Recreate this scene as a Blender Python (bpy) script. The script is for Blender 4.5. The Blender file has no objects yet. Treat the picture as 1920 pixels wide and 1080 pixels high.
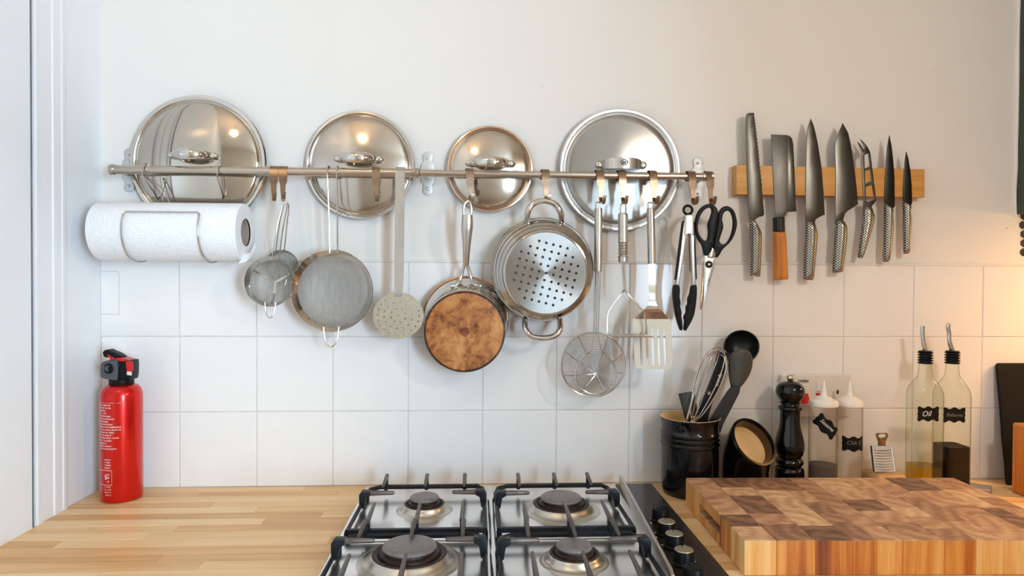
import bpy, bmesh, math, random
from mathutils import Vector, Matrix
random.seed(7)
SC = bpy.context.scene
COL = SC.collection
PI = math.pi

# ------------------------------------------------------------------ camera, world, lamps, exposure
F = 1249.8
CAMP = Vector((0.0, -1.3485, 1.3276))
YAW, PIT, ROL = 0.0510, -0.0142, -0.0052
_fw = Vector((math.sin(YAW), math.cos(YAW), 0)); _rt = Vector((math.cos(YAW), -math.sin(YAW), 0)); _up = Vector((0, 0, 1))
FW = _fw * math.cos(PIT) + _up * math.sin(PIT)
_u2 = -_fw * math.sin(PIT) + _up * math.cos(PIT)
RT = _rt * math.cos(ROL) - _u2 * math.sin(ROL)
UP = _rt * math.sin(ROL) + _u2 * math.cos(ROL)
cam = bpy.data.cameras.new('camera'); camo = bpy.data.objects.new('camera', cam); COL.objects.link(camo)
cam.lens = 36 * F / 1920; cam.sensor_width = 36; cam.clip_start = 0.02
M = Matrix.Identity(4)
for i in range(3):
    M[i][0], M[i][1], M[i][2], M[i][3] = RT[i], UP[i], -FW[i], CAMP[i]
camo.matrix_world = M
SC.camera = camo

SC.view_settings.view_transform = 'Standard'; SC.view_settings.look = 'None'
SC.view_settings.gamma = 1; SC.view_settings.use_curve_mapping = False
SC.view_settings.exposure = 0.10
SC.cycles.use_denoising = True
SC.cycles.max_bounces = 8; SC.cycles.diffuse_bounces = 5; SC.cycles.transparent_max_bounces = 16
SC.cycles.sample_clamp_indirect = 6; SC.cycles.caustics_reflective = False; SC.cycles.caustics_refractive = False

w = bpy.data.worlds.new('world'); SC.world = w; w.use_nodes = True
w.node_tree.nodes['Background'].inputs[0].default_value = (0.62, 0.78, 1.0, 1)
w.node_tree.nodes['Background'].inputs[1].default_value = 2.0

def lamp(name, kind, loc, energy, color, size=0.1, size_y=None, target=None):
    l = bpy.data.lights.new(name, kind); l.energy = energy; l.color = color
    if kind == 'AREA':
        l.shape = 'RECTANGLE'; l.size = size; l.size_y = size_y or size
    else:
        l.shadow_soft_size = size
    o = bpy.data.objects.new(name, l); COL.objects.link(o); o.location = loc
    if target is not None:
        o.rotation_euler = (Vector(target) - Vector(loc)).to_track_quat('-Z', 'Y').to_euler()
    return o
WIN_X, WIN_Z, WIN_W, WIN_H, REAR_Y = 1.55, 1.38, 0.85, 1.40, -3.1
lamp('daylight', 'AREA', (WIN_X, REAR_Y - 0.02, WIN_Z), 118, (0.57, 0.79, 1.0), WIN_W - 0.1, WIN_H - 0.1, (WIN_X, 0, WIN_Z))
BULB_A = (-0.42, -1.28, 2.30); GLOW_A = 42
BULB_B = (0.86, -1.06, 1.74); GLOW_B = 122; GLOW_C = 85

# ------------------------------------------------------------------ picture point -> place in the room
def ray(px, py): return FW * F + RT * (px - 960) - UP * (py - 540)
def at(px, py, y):
    d = ray(px, py); return CAMP + d * ((y - CAMP.y) / d.y)
def onz(px, py, z):
    d = ray(px, py); return CAMP + d * ((z - CAMP.z) / d.z)
def onx(px, py, x):
    d = ray(px, py); return CAMP + d * ((x - CAMP.x) / d.x)
def ms(y): return (y - CAMP.y) / F          # metres per picture pixel on the plane y
def pix(pts, y): return [(lambda p: (p.x, p.z))(at(a, b, y)) for a, b in pts]
def zm(pts, s, ox, oy): return [(ox + a / s, oy + b / s) for a, b in pts]

# ------------------------------------------------------------------ materials
def lin(c):
    return tuple(((v / 255) / 12.92 if v / 255 <= 0.04045 else ((v / 255 + 0.055) / 1.055) ** 2.4) for v in c) + (1,)
class NT:
    def __init__(s, name):
        s.m = bpy.data.materials.new(name); s.m.use_nodes = True; s.t = s.m.node_tree; s.t.nodes.clear()
        s.out = s.n('ShaderNodeOutputMaterial'); s.b = s.n('ShaderNodeBsdfPrincipled'); s.l(s.b.outputs[0], s.out.inputs[0])
        s._tc = None
    def n(s, t, **k):
        o = s.t.nodes.new(t)
        for a, v in k.items(): setattr(o, a, v)
        return o
    def l(s, a, b): s.t.links.new(a, b)
    def set(s, **k):
        for a, v in k.items(): s.b.inputs[a.replace('_', ' ')].default_value = v
    @property
    def obj(s):
        if not s._tc: s._tc = s.n('ShaderNodeTexCoord')
        return s._tc.outputs['Object']
    def mapped(s, scale, off=None):
        mp = s.n('ShaderNodeMapping'); s.l(s.obj, mp.inputs[0]); mp.inputs['Scale'].default_value = scale
        if off is not None: s.l(off, mp.inputs['Location'])
        return mp.outputs[0]
    def noise(s, vec, scale, detail=3, rough=0.55, dist=0):
        n = s.n('ShaderNodeTexNoise'); s.l(vec, n.inputs['Vector']); n.inputs['Scale'].default_value = scale
        n.inputs['Detail'].default_value = detail; n.inputs['Roughness'].default_value = rough; n.inputs['Distortion'].default_value = dist
        return n.outputs['Fac']
    def ramp(s, fac, stops, interp='LINEAR'):
        r = s.n('ShaderNodeValToRGB'); s.l(fac, r.inputs[0]); r.color_ramp.interpolation = interp
        e = r.color_ramp.elements
        while len(e) < len(stops): e.new(0.5)
        for q, (p, c) in zip(e, stops): q.position = p; q.color = c
        return r.outputs[0]
    def lw(s):
        n = s.n('ShaderNodeLayerWeight'); n.inputs[0].default_value = 0.5; return n.outputs['Facing']
    def math(s, op, a, b=0.0, c=None):
        m = s.n('ShaderNodeMath', operation=op)
        for i, v in enumerate((a, b, c)):
            if v is None: continue
            if isinstance(v, (int, float)): m.inputs[i].default_value = v
            else: s.l(v, m.inputs[i])
        return m.outputs[0]
    def mix(s, fac, a, b, mode='MIX'):
        m = s.n('ShaderNodeMix', data_type='RGBA', blend_type=mode)
        for i, v in ((0, fac), (6, a), (7, b)):
            if isinstance(v, (int, float, tuple)): m.inputs[i].default_value = v
            else: s.l(v, m.inputs[i])
        return m.outputs[2]
    def bump(s, h, strength, dist=0.001):
        b = s.n('ShaderNodeBump'); s.l(h, b.inputs['Height']); b.inputs['Strength'].default_value = strength
        b.inputs['Distance'].default_value = dist; s.l(b.outputs[0], s.b.inputs['Normal'])
    def sep(s, vec):
        x = s.n('ShaderNodeSeparateXYZ'); s.l(vec, x.inputs[0]); return x.outputs

def shade(c, k): return (min(1, c[0] * k), min(1, c[1] * k), min(1, c[2] * k), 1)
def pm(name, rgb, rough=0.5, metal=0.0, var=0.06, scale=40, bump=0.0, stretch=(1, 1, 1), rvar=0.08, **k):
    """plain procedural material: colour, roughness and relief broken up by noise"""
    t = NT(name); c = lin(rgb); v = t.mapped(stretch); n = t.noise(v, scale, 4)
    t.l(t.ramp(n, [(0.3, shade(c, 1 - var)), (0.7, shade(c, 1 + var))]), t.b.inputs['Base Color'])
    t.l(t.math('MULTIPLY_ADD', n, 2 * rvar, rough - rvar), t.b.inputs['Roughness'])
    t.set(Metallic=metal, **k)
    if bump: t.bump(n, bump)
    return t.m

MT = {}
MT['paint'] = pm('wall_paint', (233, 230, 225), 0.55, 0, 0.012, 3, 0.0)
def paint(name, rgb, rough, b):
    t = NT(name); c = lin(rgb); v = t.mapped((1, 1, 1)); n = t.noise(v, 2.2, 5); n2 = t.noise(v, 60, 3)
    t.l(t.ramp(n, [(0.3, shade(c, 0.975)), (0.7, c)]), t.b.inputs['Base Color'])
    t.set(Roughness=rough); t.bump(t.math('ADD', t.math('MULTIPLY', n, 3), n2), b, 0.002); return t.m
MT['plaster'] = paint('painted_plaster', (231, 227, 221), 0.5, 0.10)
MT['gloss_paint'] = paint('gloss_painted_timber', (238, 240, 242), 0.32, 0.06)
MT['room'] = paint('room_plaster', (212, 202, 190), 0.7, 0.05)
MT['ceiling'] = paint('ceiling_plaster', (222, 212, 198), 0.8, 0.05)
MT['tile'] = pm('glazed_tile', (240, 237, 234), 0.16, 0, 0.012, 25, 0.05, rvar=0.05)
MT['gap_grey'] = pm('painted_gap_shade', (118, 122, 128), 0.8, 0, 0.2, 20)
MT['grout'] = pm('grout', (214, 209, 204), 0.85, 0, 0.08, 60, 0.1)
MT['floor'] = pm('floor_boards', (150, 120, 92), 0.5, 0, 0.2, 6, 0.02, (1, 8, 1))
MT['green'] = pm('dark_green_paint', (49, 60, 53), 0.45, 0, 0.12, 30, 0.1)
MT['steel'] = pm('polished_steel', (214, 209, 202), 0.10, 1, 0.03, 30, 0.0, rvar=0.04)
MT['rail_steel'] = pm('satin_rail_steel', (196, 184, 170), 0.24, 1, 0.03, 30, 0, rvar=0.04)
MT['wire'] = pm('bright_wire', (200, 194, 186), 0.2, 1, 0.04, 80)
MT['brushed'] = pm('brushed_steel', (200, 194, 186), 0.33, 1, 0.08, 60, 0.02, (6, 6, 0.4))
MT['dull_rim'] = pm('satin_rim', (226, 226, 226), 0.3, 1, 0.04, 60)
MT['dull'] = pm('dull_steel', (190, 180, 160), 0.42, 1, 0.07, 120, 0.02)
MT['basket'] = pm('basket_steel', (176, 172, 166), 0.17, 1, 0.04, 40)
MT['turner'] = pm('matt_turner_steel', (206, 202, 190), 0.62, 0.55, 0.05, 160, 0.02)
MT['zinc'] = pm('zinc_plate', (205, 206, 205), 0.5, 0.7, 0.08, 90, 0.05)
MT['copper'] = pm('heat_tinted_rim', (186, 140, 104), 0.22, 1, 0.12, 30)
MT['warm_rim'] = pm('reflection_tinted_rim', (206, 180, 158), 0.2, 1, 0.06, 30)  # warm reflection put into the rim's base colour
MT['hook'] = pm('satin_hook_steel', (150, 128, 108), 0.28, 1, 0.12, 50)
MT['black'] = pm('black_plastic', (11, 11, 12), 0.42, 0, 0.15, 60, Specular_IOR_Level=0.22)
MT['black_gloss'] = pm('black_glaze', (12, 11, 11), 0.16, 0, 0.2, 30, rvar=0.05)
MT['black_lacquer'] = pm('black_lacquer', (9, 9, 10), 0.09, 0, 0.2, 30, rvar=0.04)
MT['silicone'] = pm('black_silicone', (13, 13, 13), 0.55, 0, 0.2, 60, Specular_IOR_Level=0.22)
MT['grey_nylon'] = pm('grey_nylon', (62, 60, 53), 0.42, 0, 0.08, 40)
MT['dark_nylon'] = pm('dark_nylon', (28, 27, 25), 0.36, 0, 0.1, 40)
MT['cast'] = pm('cast_iron_enamel', (36, 39, 44), 0.42, 0.15, 0.25, 90, 0.12, Specular_IOR_Level=0.22)
MT['cast_worn'] = pm('worn_cast_finger', (104, 97, 92), 0.42, 0.5, 0.25, 90, 0.12)
MT['burner_cap'] = pm('burner_cap', (124, 120, 118), 0.38, 0.3, 0.18, 120, 0.06)
MT['burner_dark'] = pm('burner_dark', (62, 50, 44), 0.5, 0.4, 0.35, 120, 0.05)
MT['hob_steel'] = pm('hob_steel', (240, 238, 236), 0.22, 1, 0.02, 8, 0.0, (1, 1, 1), rvar=0.03)
MT['brass_steel'] = pm('burner_cup_steel', (212, 207, 194), 0.34, 1, 0.08, 30)
MT['panel_black'] = pm('hob_panel', (44, 41, 38), 0.24, 0.0, 0.15, 60, rvar=0.06)
MT['shade_brown_glaze'] = pm('shade_brown_glaze', (74, 50, 34), 0.3, 0, 0.2, 30)
MT['cream'] = pm('cream_glaze', (228, 190, 134), 0.3, 0, 0.04, 20)
MT['white_plastic'] = pm('white_plastic', (238, 232, 222), 0.35, 0, 0.02, 30)
MT['switch_white'] = pm('switch_white', (226, 218, 208), 0.35, 0, 0.02, 30)
MT['red_plastic'] = pm('red_plastic', (205, 18, 14), 0.3, 0, 0.05, 30)
MT['dark_print'] = pm('dark_print', (40, 36, 34), 0.6, 0, 0.1, 30)
MT['white_print'] = pm('white_print', (225, 222, 216), 0.6, 0, 0.05, 60)
MT['chalk_dim'] = pm('rubbed_chalk', (118, 116, 112), 0.8, 0, 0.3, 300)
MT['label'] = pm('chalkboard_label', (10, 10, 10), 0.55, 0, 0.2, 60, Specular_IOR_Level=0.22)
MT['grey_plastic'] = pm('grey_plastic', (74, 78, 84), 0.4, 0, 0.08, 40)
MT['sauce'] = pm('dark_sauce', (66, 44, 26), 0.6, 0, 0.2, 30, Specular_IOR_Level=0.1)
MT['vinegar'] = pm('balsamic', (4, 3, 3), 0.5, 0, 0.2, 30, Specular_IOR_Level=0.05)
MT['slate'] = pm('slate', (17, 17, 17), 0.62, 0, 0.35, 40, 0.6, Specular_IOR_Level=0.22)
MT['ferrule'] = pm('black_horn', (18, 17, 18), 0.3, 0, 0.2, 40)
MT['soft_wood'] = pm('pale_wood', (206, 160, 110), 0.5, 0, 0.1, 30, 0.05, (1, 8, 1))
MT['card'] = pm('cardboard_core', (168, 150, 134), 0.85, 0, 0.05, 60)
MT['brass'] = pm('antique_brass', (156, 138, 108), 0.28, 1, 0.1, 40)
MT['paper_white'] = pm('paper_white', (232, 226, 214), 0.7, 0, 0.12, 200)
MT['orange_card'] = pm('orange_card', (190, 108, 50), 0.6, 0, 0.1, 60)
MT['wood_light'] = None

def wood(name, stops, grain=(1.5, 26, 26), rough=0.42, per=0.45, bump=0.05, grain_amt=0.55):
    """plank wood: colour picked per piece, grain along the piece's long axis"""
    t = NT(name); oi = t.n('ShaderNodeObjectInfo')
    off = t.n('ShaderNodeCombineXYZ'); t.l(t.math('MULTIPLY', oi.outputs['Random'], 37.0), off.inputs[0]); t.l(t.math('MULTIPLY', oi.outputs['Random'], 91.0), off.inputs[1])
    v = t.mapped(grain, off.outputs[0]); n = t.noise(v, 3.0, 6, 0.6, 0.6); n2 = t.noise(v, 0.9, 2)
    f = t.math('ADD', t.math('MULTIPLY', n, grain_amt), t.math('MULTIPLY_ADD', oi.outputs['Random'], per, -per / 2 + (1 - grain_amt) / 2))
    f = t.math('ADD', f, t.math('MULTIPLY_ADD', n2, 0.3, -0.15))
    t.l(t.ramp(f, [(p, lin(c)) for p, c in stops]), t.b.inputs['Base Color'])
    t.l(t.math('MULTIPLY_ADD', n, 0.2, rough - 0.1), t.b.inputs['Roughness']); t.bump(n, bump, 0.0006); return t.m
MT['stave'] = wood('oiled_beech', [(0.08, (170, 116, 66)), (0.22, (208, 156, 98)), (0.40, (228, 184, 126)), (0.62, (240, 204, 150)), (0.9, (246, 218, 172))], per=0.46, grain_amt=0.62)
MT['bamboo'] = wood('bamboo', [(0.2, (176, 118, 50)), (0.5, (206, 152, 80)), (0.8, (222, 172, 104))], (1.2, 60, 60), 0.45, 0.1)
MT['handle_wood'] = wood('oiled_handle_wood', [(0.25, (150, 80, 24)), (0.5, (204, 124, 46)), (0.8, (222, 152, 72))], (40, 40, 2.2), 0.35, 0.0, 0.05, 0.8)

def endgrain():
    t = NT('end_grain_acacia'); oi = t.n('ShaderNodeObjectInfo'); R = oi.outputs['Random']
    off = t.n('ShaderNodeCombineXYZ')
    t.l(t.math('MULTIPLY', R, 41.0), off.inputs[0]); t.l(t.math('MULTIPLY', R, 77.0), off.inputs[1]); t.l(t.math('MULTIPLY', R, 13.0), off.inputs[2])
    v = t.mapped((1, 1, 1), off.outputs[0])
    nz = t.noise(v, 9, 3, 0.5, 0.8)
    wv = t.n('ShaderNodeTexWave', wave_type='RINGS', rings_direction='Z'); v2 = t.mapped((1, 0.8, 0.02), None)
    of2 = t.n('ShaderNodeCombineXYZ'); t.l(t.math('MULTIPLY_ADD', R, 0.09, -0.045), of2.inputs[0]); t.l(t.math('MULTIPLY_ADD', t.math('FRACT', t.math('MULTIPLY', R, 7.3)), 0.09, -0.045), of2.inputs[1])
    va = t.n('ShaderNodeVectorMath'); t.l(v2, va.inputs[0]); t.l(of2.outputs[0], va.inputs[1]); t.l(va.outputs[0], wv.inputs['Vector'])
    wv.inputs['Scale'].default_value = 13; wv.inputs['Distortion'].default_value = 3.2; wv.inputs['Detail'].default_value = 3; wv.inputs['Detail Scale'].default_value = 2.0
    fine = t.noise(t.mapped((14, 70, 8), off.outputs[0]), 1.6, 6, 0.65, 2.2)
    top = t.math('ADD', t.math('ADD', t.math('MULTIPLY', wv.outputs['Fac'], 0.15), t.math('MULTIPLY', nz, 0.26)), t.math('MULTIPLY_ADD', fine, 0.62, -0.18))
    vs = t.mapped((30, 30, 1.4), off.outputs[0]); sd = t.math('ADD', t.math('MULTIPLY', t.noise(vs, 1.6, 5, 0.6, 0.4), 1.25), -0.27)
    g = t.n('ShaderNodeNewGeometry'); nzc = t.sep(g.outputs['Normal'])[2]
    isl = t.math('GREATER_THAN', nzc, 0.5)
    f = t.math('ADD', t.math('MULTIPLY', isl, top), t.math('MULTIPLY', t.math('SUBTRACT', 1.0, isl), sd))
    f = t.math('ADD', f, t.math('MULTIPLY_ADD', t.math('FRACT', t.math('MULTIPLY', R, 3.7)), 0.5, -0.14))
    ctop = t.ramp(f, [(0.12, lin((92, 64, 50))), (0.32, lin((150, 108, 80))), (0.54, lin((196, 150, 112))), (0.84, lin((240, 206, 158)))])
    csd = t.ramp(f, [(0.04, lin((124, 60, 28))), (0.26, lin((198, 118, 48))), (0.50, lin((230, 168, 90))), (0.82, lin((248, 216, 154)))])
    t.l(t.mix(isl, csd, ctop), t.b.inputs['Base Color']); t.set(Roughness=0.48); t.bump(nz, 0.05, 0.0006); return t.m
MT['block'] = endgrain()

def radial(name, rgb, rough, aniso):
    t = NT(name); v = t.mapped((1, 1, 1)); n = t.noise(v, 90, 3); c = lin(rgb)
    t.l(t.ramp(n, [(0.3, shade(c, 0.95)), (0.7, c)]), t.b.inputs['Base Color'])
    t.set(Metallic=1.0, Roughness=rough, Anisotropic=aniso)
    tg = t.n('ShaderNodeTangent', direction_type='RADIAL', axis='Y'); t.l(tg.outputs[0], t.b.inputs['Tangent']); return t.m
MT['radial'] = radial('spun_steel', (176, 174, 170), 0.33, 0.8)
MT['radial_dim'] = radial('spun_steel_base', (158, 154, 149), 0.32, 0.85)
MT['mirror'] = pm('mirror_steel', (198, 190, 178), 0.07, 1, 0.03, 14, 0.006, rvar=0.035)
MT['lid_worn'] = pm('worn_mirror_steel', (196, 187, 176), 0.15, 1, 0.04, 30, 0.012, rvar=0.06)

def blade(name, rgb, rough):
    t = NT(name); v = t.mapped((1, 1, 1)); n = t.noise(t.mapped((60, 60, 1.5)), 3, 4); n2 = t.noise(v, 22, 4); c = lin(rgb)
    t.l(t.ramp(t.math('ADD', t.math('MULTIPLY', n, 0.5), t.math('MULTIPLY', n2, 0.5)), [(0.35, shade(c, 0.86)), (0.65, shade(c, 1.06))]), t.b.inputs['Base Color'])
    t.set(Metallic=1.0); t.l(t.math('MULTIPLY_ADD', n, 0.12, rough - 0.06), t.b.inputs['Roughness']); return t.m
MT['blade'] = blade('satin_blade', (92, 91, 86), 0.32)
MT['blade_dark'] = blade('dark_satin_blade', (62, 60, 57), 0.34)
MT['blade_forged'] = blade('forged_blade', (104, 102, 98), 0.4)

def dimpled(tilt):
    """steel handle with rows of small black dimples"""
    t = NT('dimpled_steel'); x, y, z = t.sep(t.obj)
    a, b = math.cos(tilt), math.sin(tilt); P = 0.0052
    u = t.math('ADD', t.math('MULTIPLY', x, a / P), t.math('MULTIPLY', z, b / P)); v = t.math('SUBTRACT', t.math('MULTIPLY', z, a / P), t.math('MULTIPLY', x, b / P))
    p = t.math('SUBTRACT', t.math('FRACT', t.math('ADD', u, v)), 0.5); q = t.math('SUBTRACT', t.math('FRACT', t.math('SUBTRACT', u, v)), 0.5)
    d = t.math('ADD', t.math('MULTIPLY', p, p), t.math('MULTIPLY', q, q)); dot = t.math('LESS_THAN', d, 0.125)
    t.l(t.mix(dot, lin((190, 182, 168)), lin((16, 14, 12))), t.b.inputs['Base Color'])
    t.l(t.math('SUBTRACT', 1.0, dot), t.b.inputs['Metallic']); t.set(Roughness=0.34)
    t.bump(t.math('SUBTRACT', 1.0, dot), 0.4, 0.0005); return t.m
MT['dimple'] = dimpled(0.0)

def see_through(name, rgb, opacity, rough, metal, lines=0):
    t = NT(name); c = lin(rgb); n = t.noise(t.mapped((220, 220, 12)), 1.0, 2)
    t.l(t.ramp(n, [(0.35, shade(c, 0.8)), (0.65, c)]), t.b.inputs['Base Color']); t.set(Roughness=rough, Metallic=metal)
    t.l(t.math('MULTIPLY_ADD', n, 0.35, opacity - 0.17), t.b.inputs['Alpha']); return t.m
MT['mesh'] = see_through('fine_wire_mesh', (172, 169, 163), 0.64, 0.62, 0.45)

def thin_glass(name, tint, ior=1.45, op=0.0, body=(200, 205, 195)):
    t = NT(name); t.t.nodes.remove(t.b)
    tr = t.n('ShaderNodeBsdfTransparent'); t.l(t.mix(t.math('POWER', t.lw(), 3.0), tint, (tint[0] * .42, tint[1] * .44, tint[2] * .40, 1)), tr.inputs[0])
    gl = t.n('ShaderNodeBsdfGlossy'); gl.inputs['Roughness'].default_value = 0.04
    lw = t.n('ShaderNodeLayerWeight'); lw.inputs[0].default_value = 0.5
    fac = t.math('MULTIPLY_ADD', t.math('POWER', lw.outputs['Facing'], 4.0), 0.55, (ior - 1) ** 2 / (ior + 1) ** 2)
    nn = t.n('ShaderNodeTexNoise'); tc = t.obj; t.l(tc, nn.inputs['Vector']); nn.inputs['Scale'].default_value = 30
    df = t.n('ShaderNodeBsdfDiffuse'); df.inputs[0].default_value = lin(body)
    m0 = t.n('ShaderNodeMixShader'); t.l(t.math('MULTIPLY_ADD', nn.outputs['Fac'], 0.006, op), m0.inputs[0]); t.l(tr.outputs[0], m0.inputs[1]); t.l(df.outputs[0], m0.inputs[2])
    m = t.n('ShaderNodeMixShader'); t.l(fac, m.inputs[0]); t.l(m0.outputs[0], m.inputs[1]); t.l(gl.outputs[0], m.inputs[2]); t.l(m.outputs[0], t.out.inputs[0]); return t.m
MT['glass'] = thin_glass('bottle_glass', (0.95, 0.97, 0.93, 1))
MT['oil'] = thin_glass('olive_oil', (0.88, 0.72, 0.22, 1), 1.47, 0.05, (170, 130, 30))
MT['pane'] = thin_glass('window_glass', (0.97, 0.98, 0.98, 1))
MT['squeeze'] = thin_glass('cloudy_plastic', (0.93, 0.91, 0.88, 1), 1.25, 0.11, (226, 212, 194))
MT['clear_wrap'] = thin_glass('clear_wrap', (0.95, 0.95, 0.93, 1), 1.5, 0.25, (205, 205, 195))

def scorched():
    t = NT('scorched_pan_base'); v = t.mapped((1, 1, 1)); n = t.noise(v, 26, 8, 0.68, 0.5); n2 = t.noise(v, 110, 4, 0.7)
    n3 = t.noise(v, 9, 3); x, y, z = t.sep(t.obj)
    r = t.math('SQRT', t.math('ADD', t.math('MULTIPLY', x, x), t.math('MULTIPLY', z, z)))
    ring = t.math('MULTIPLY', t.math('LESS_THAN', r, 0.026), t.math('SINE', t.math('MULTIPLY', r, 1700)))
    core = t.math('LESS_THAN', t.math('ADD', r, t.math('MULTIPLY', n2, 0.01)), 0.014)
    edge = t.math('MULTIPLY', t.math('GREATER_THAN', r, 0.074), 0.16)
    f = t.math('ADD', t.math('MULTIPLY', n, 0.6), t.math('ADD', t.math('MULTIPLY', n2, 0.22), t.math('MULTIPLY', n3, 0.22)))
    f = t.math('SUBTRACT', t.math('ADD', f, t.math('MULTIPLY', ring, 0.035)), t.math('ADD', t.math('MULTIPLY', core, 0.12), edge))
    c = t.ramp(f, [(0.34, lin((46, 26, 16))), (0.44, lin((112, 62, 28))), (0.52, lin((174, 110, 54))), (0.60, lin((196, 138, 78))), (0.70, lin((214, 168, 112)))])
    t.l(t.mix(t.math('MULTIPLY', core, n2), c, lin((150, 62, 34))), t.b.inputs['Base Color']); t.set(Metallic=0.25, Roughness=0.42); t.bump(n, 0.15, 0.0008); return t.m
MT['scorched'] = scorched()

def towel():
    t = NT('embossed_paper_towel'); v = t.mapped((1, 1, 1)); n = t.noise(v, 26, 1, 0.4, 0.6)
    s = t.math('SINE', t.math('MULTIPLY', n, 90)); f = t.noise(v, 300, 2)
    t.l(t.ramp(s, [(0.0, lin((236, 238, 240))), (0.8, lin((242, 243, 244)))]), t.b.inputs['Base Color']); t.set(Roughness=0.9)
    t.bump(t.math('ADD', s, t.math('MULTIPLY', f, 0.3)), 0.16, 0.0010); return t.m
MT['towel'] = towel()

def red_can():
    """red lacquer with white printed lines of small print round the front left of the can"""
    t = NT('red_printed_can'); x, y, z = t.sep(t.obj)
    ang = t.math('ARCTAN2', t.math('MULTIPLY', y, -1.0), t.math('MULTIPLY', x, -1.0))      # 0 = left, pi/2 = front
    row = t.math('FLOOR', t.math('DIVIDE', z, 0.0050)); fr = t.math('FRACT', t.math('DIVIDE', z, 0.0050))
    cv = t.n('ShaderNodeCombineXYZ'); t.l(t.math('MULTIPLY', ang, 9.0), cv.inputs[0]); t.l(row, cv.inputs[1])
    let = t.n('ShaderNodeTexNoise'); t.l(cv.outputs[0], let.inputs['Vector']); let.inputs['Scale'].default_value = 3.1; let.inputs['Detail'].default_value = 1
    cr = t.n('ShaderNodeCombineXYZ'); t.l(row, cr.inputs[1]); ln = t.n('ShaderNodeTexWhiteNoise'); t.l(cr.outputs[0], ln.inputs[0])
    body = t.math('MULTIPLY', t.math('LESS_THAN', fr, 0.48), t.math('GREATER_THAN', let.outputs['Fac'], 0.45))
    wid = t.math('LESS_THAN', ang, t.math('MULTIPLY_ADD', ln.outputs['Value'], 0.75, 1.28))
    lo = t.math('GREATER_THAN', ang, 0.12)
    zz = t.math('MULTIPLY', t.math('LESS_THAN', z, 0.186), t.math('GREATER_THAN', z, 0.098))
    txt = t.math('MULTIPLY', t.math('MULTIPLY', body, wid), t.math('MULTIPLY', lo, zz))
    z2 = t.math('MULTIPLY', t.math('LESS_THAN', z, 0.085), t.math('GREATER_THAN', z, 0.014))
    col2 = t.math('MULTIPLY', t.math('GREATER_THAN', ang, 1.18), t.math('LESS_THAN', ang, 1.55))
    txt2 = t.math('MULTIPLY', t.math('MULTIPLY', body, col2), z2)
    # thin frame of a pictogram box with a white flame patch in it
    def band(v, a, b): return t.math('MULTIPLY', t.math('GREATER_THAN', v, a), t.math('LESS_THAN', v, b))
    fo = t.math('MULTIPLY', band(ang, 0.4, 1.60), band(z, 0.034, 0.062)); fi = t.math('MULTIPLY', band(ang, 0.43, 1.575), band(z, 0.0352, 0.0608))
    frame = t.math('SUBTRACT', fo, fi)
    fl = t.math('MULTIPLY', t.math('MULTIPLY', band(ang, 1.20, 1.46), band(z, 0.040, 0.055)), t.math('GREATER_THAN', t.noise(t.mapped((1, 1, 1)), 170, 1), 0.48))
    txt2 = t.math('MULTIPLY', txt2, t.math('SUBTRACT', 1.0, fo))
    m = t.math('MINIMUM', t.math('ADD', t.math('ADD', txt, txt2), t.math('ADD', frame, fl)), 1.0)
    n = t.noise(t.mapped((1, 1, 1)), 30, 2)
    red = t.ramp(n, [(0.3, lin((206, 16, 8))), (0.7, lin((218, 22, 12)))])
    t.l(t.mix(m, red, lin((232, 196, 190))), t.b.inputs['Base Color']); t.set(Roughness=0.24, Metallic=0.55, Coat_Weight=0.4, Coat_Roughness=0.1); return t.m
MT['red_can'] = red_can()
MT['bulb'] = None
def glow(name, rgb, s):
    t = NT(name); n = t.noise(t.mapped((1, 1, 1)), 8, 1); c = lin(rgb)
    t.l(t.ramp(n, [(0.3, shade(c, 0.95)), (0.7, c)]), t.b.inputs['Emission Color']); t.set(Emission_Strength=s, Roughness=0.4); return t.m
MT['bulb_a'] = glow('lit_bulb', (255, 214, 164), GLOW_A); MT['bulb_b'] = glow('lit_bulb', (255, 242, 228), GLOW_B); MT['strip'] = glow('lit_strip', (255, 196, 120), GLOW_C)

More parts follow.
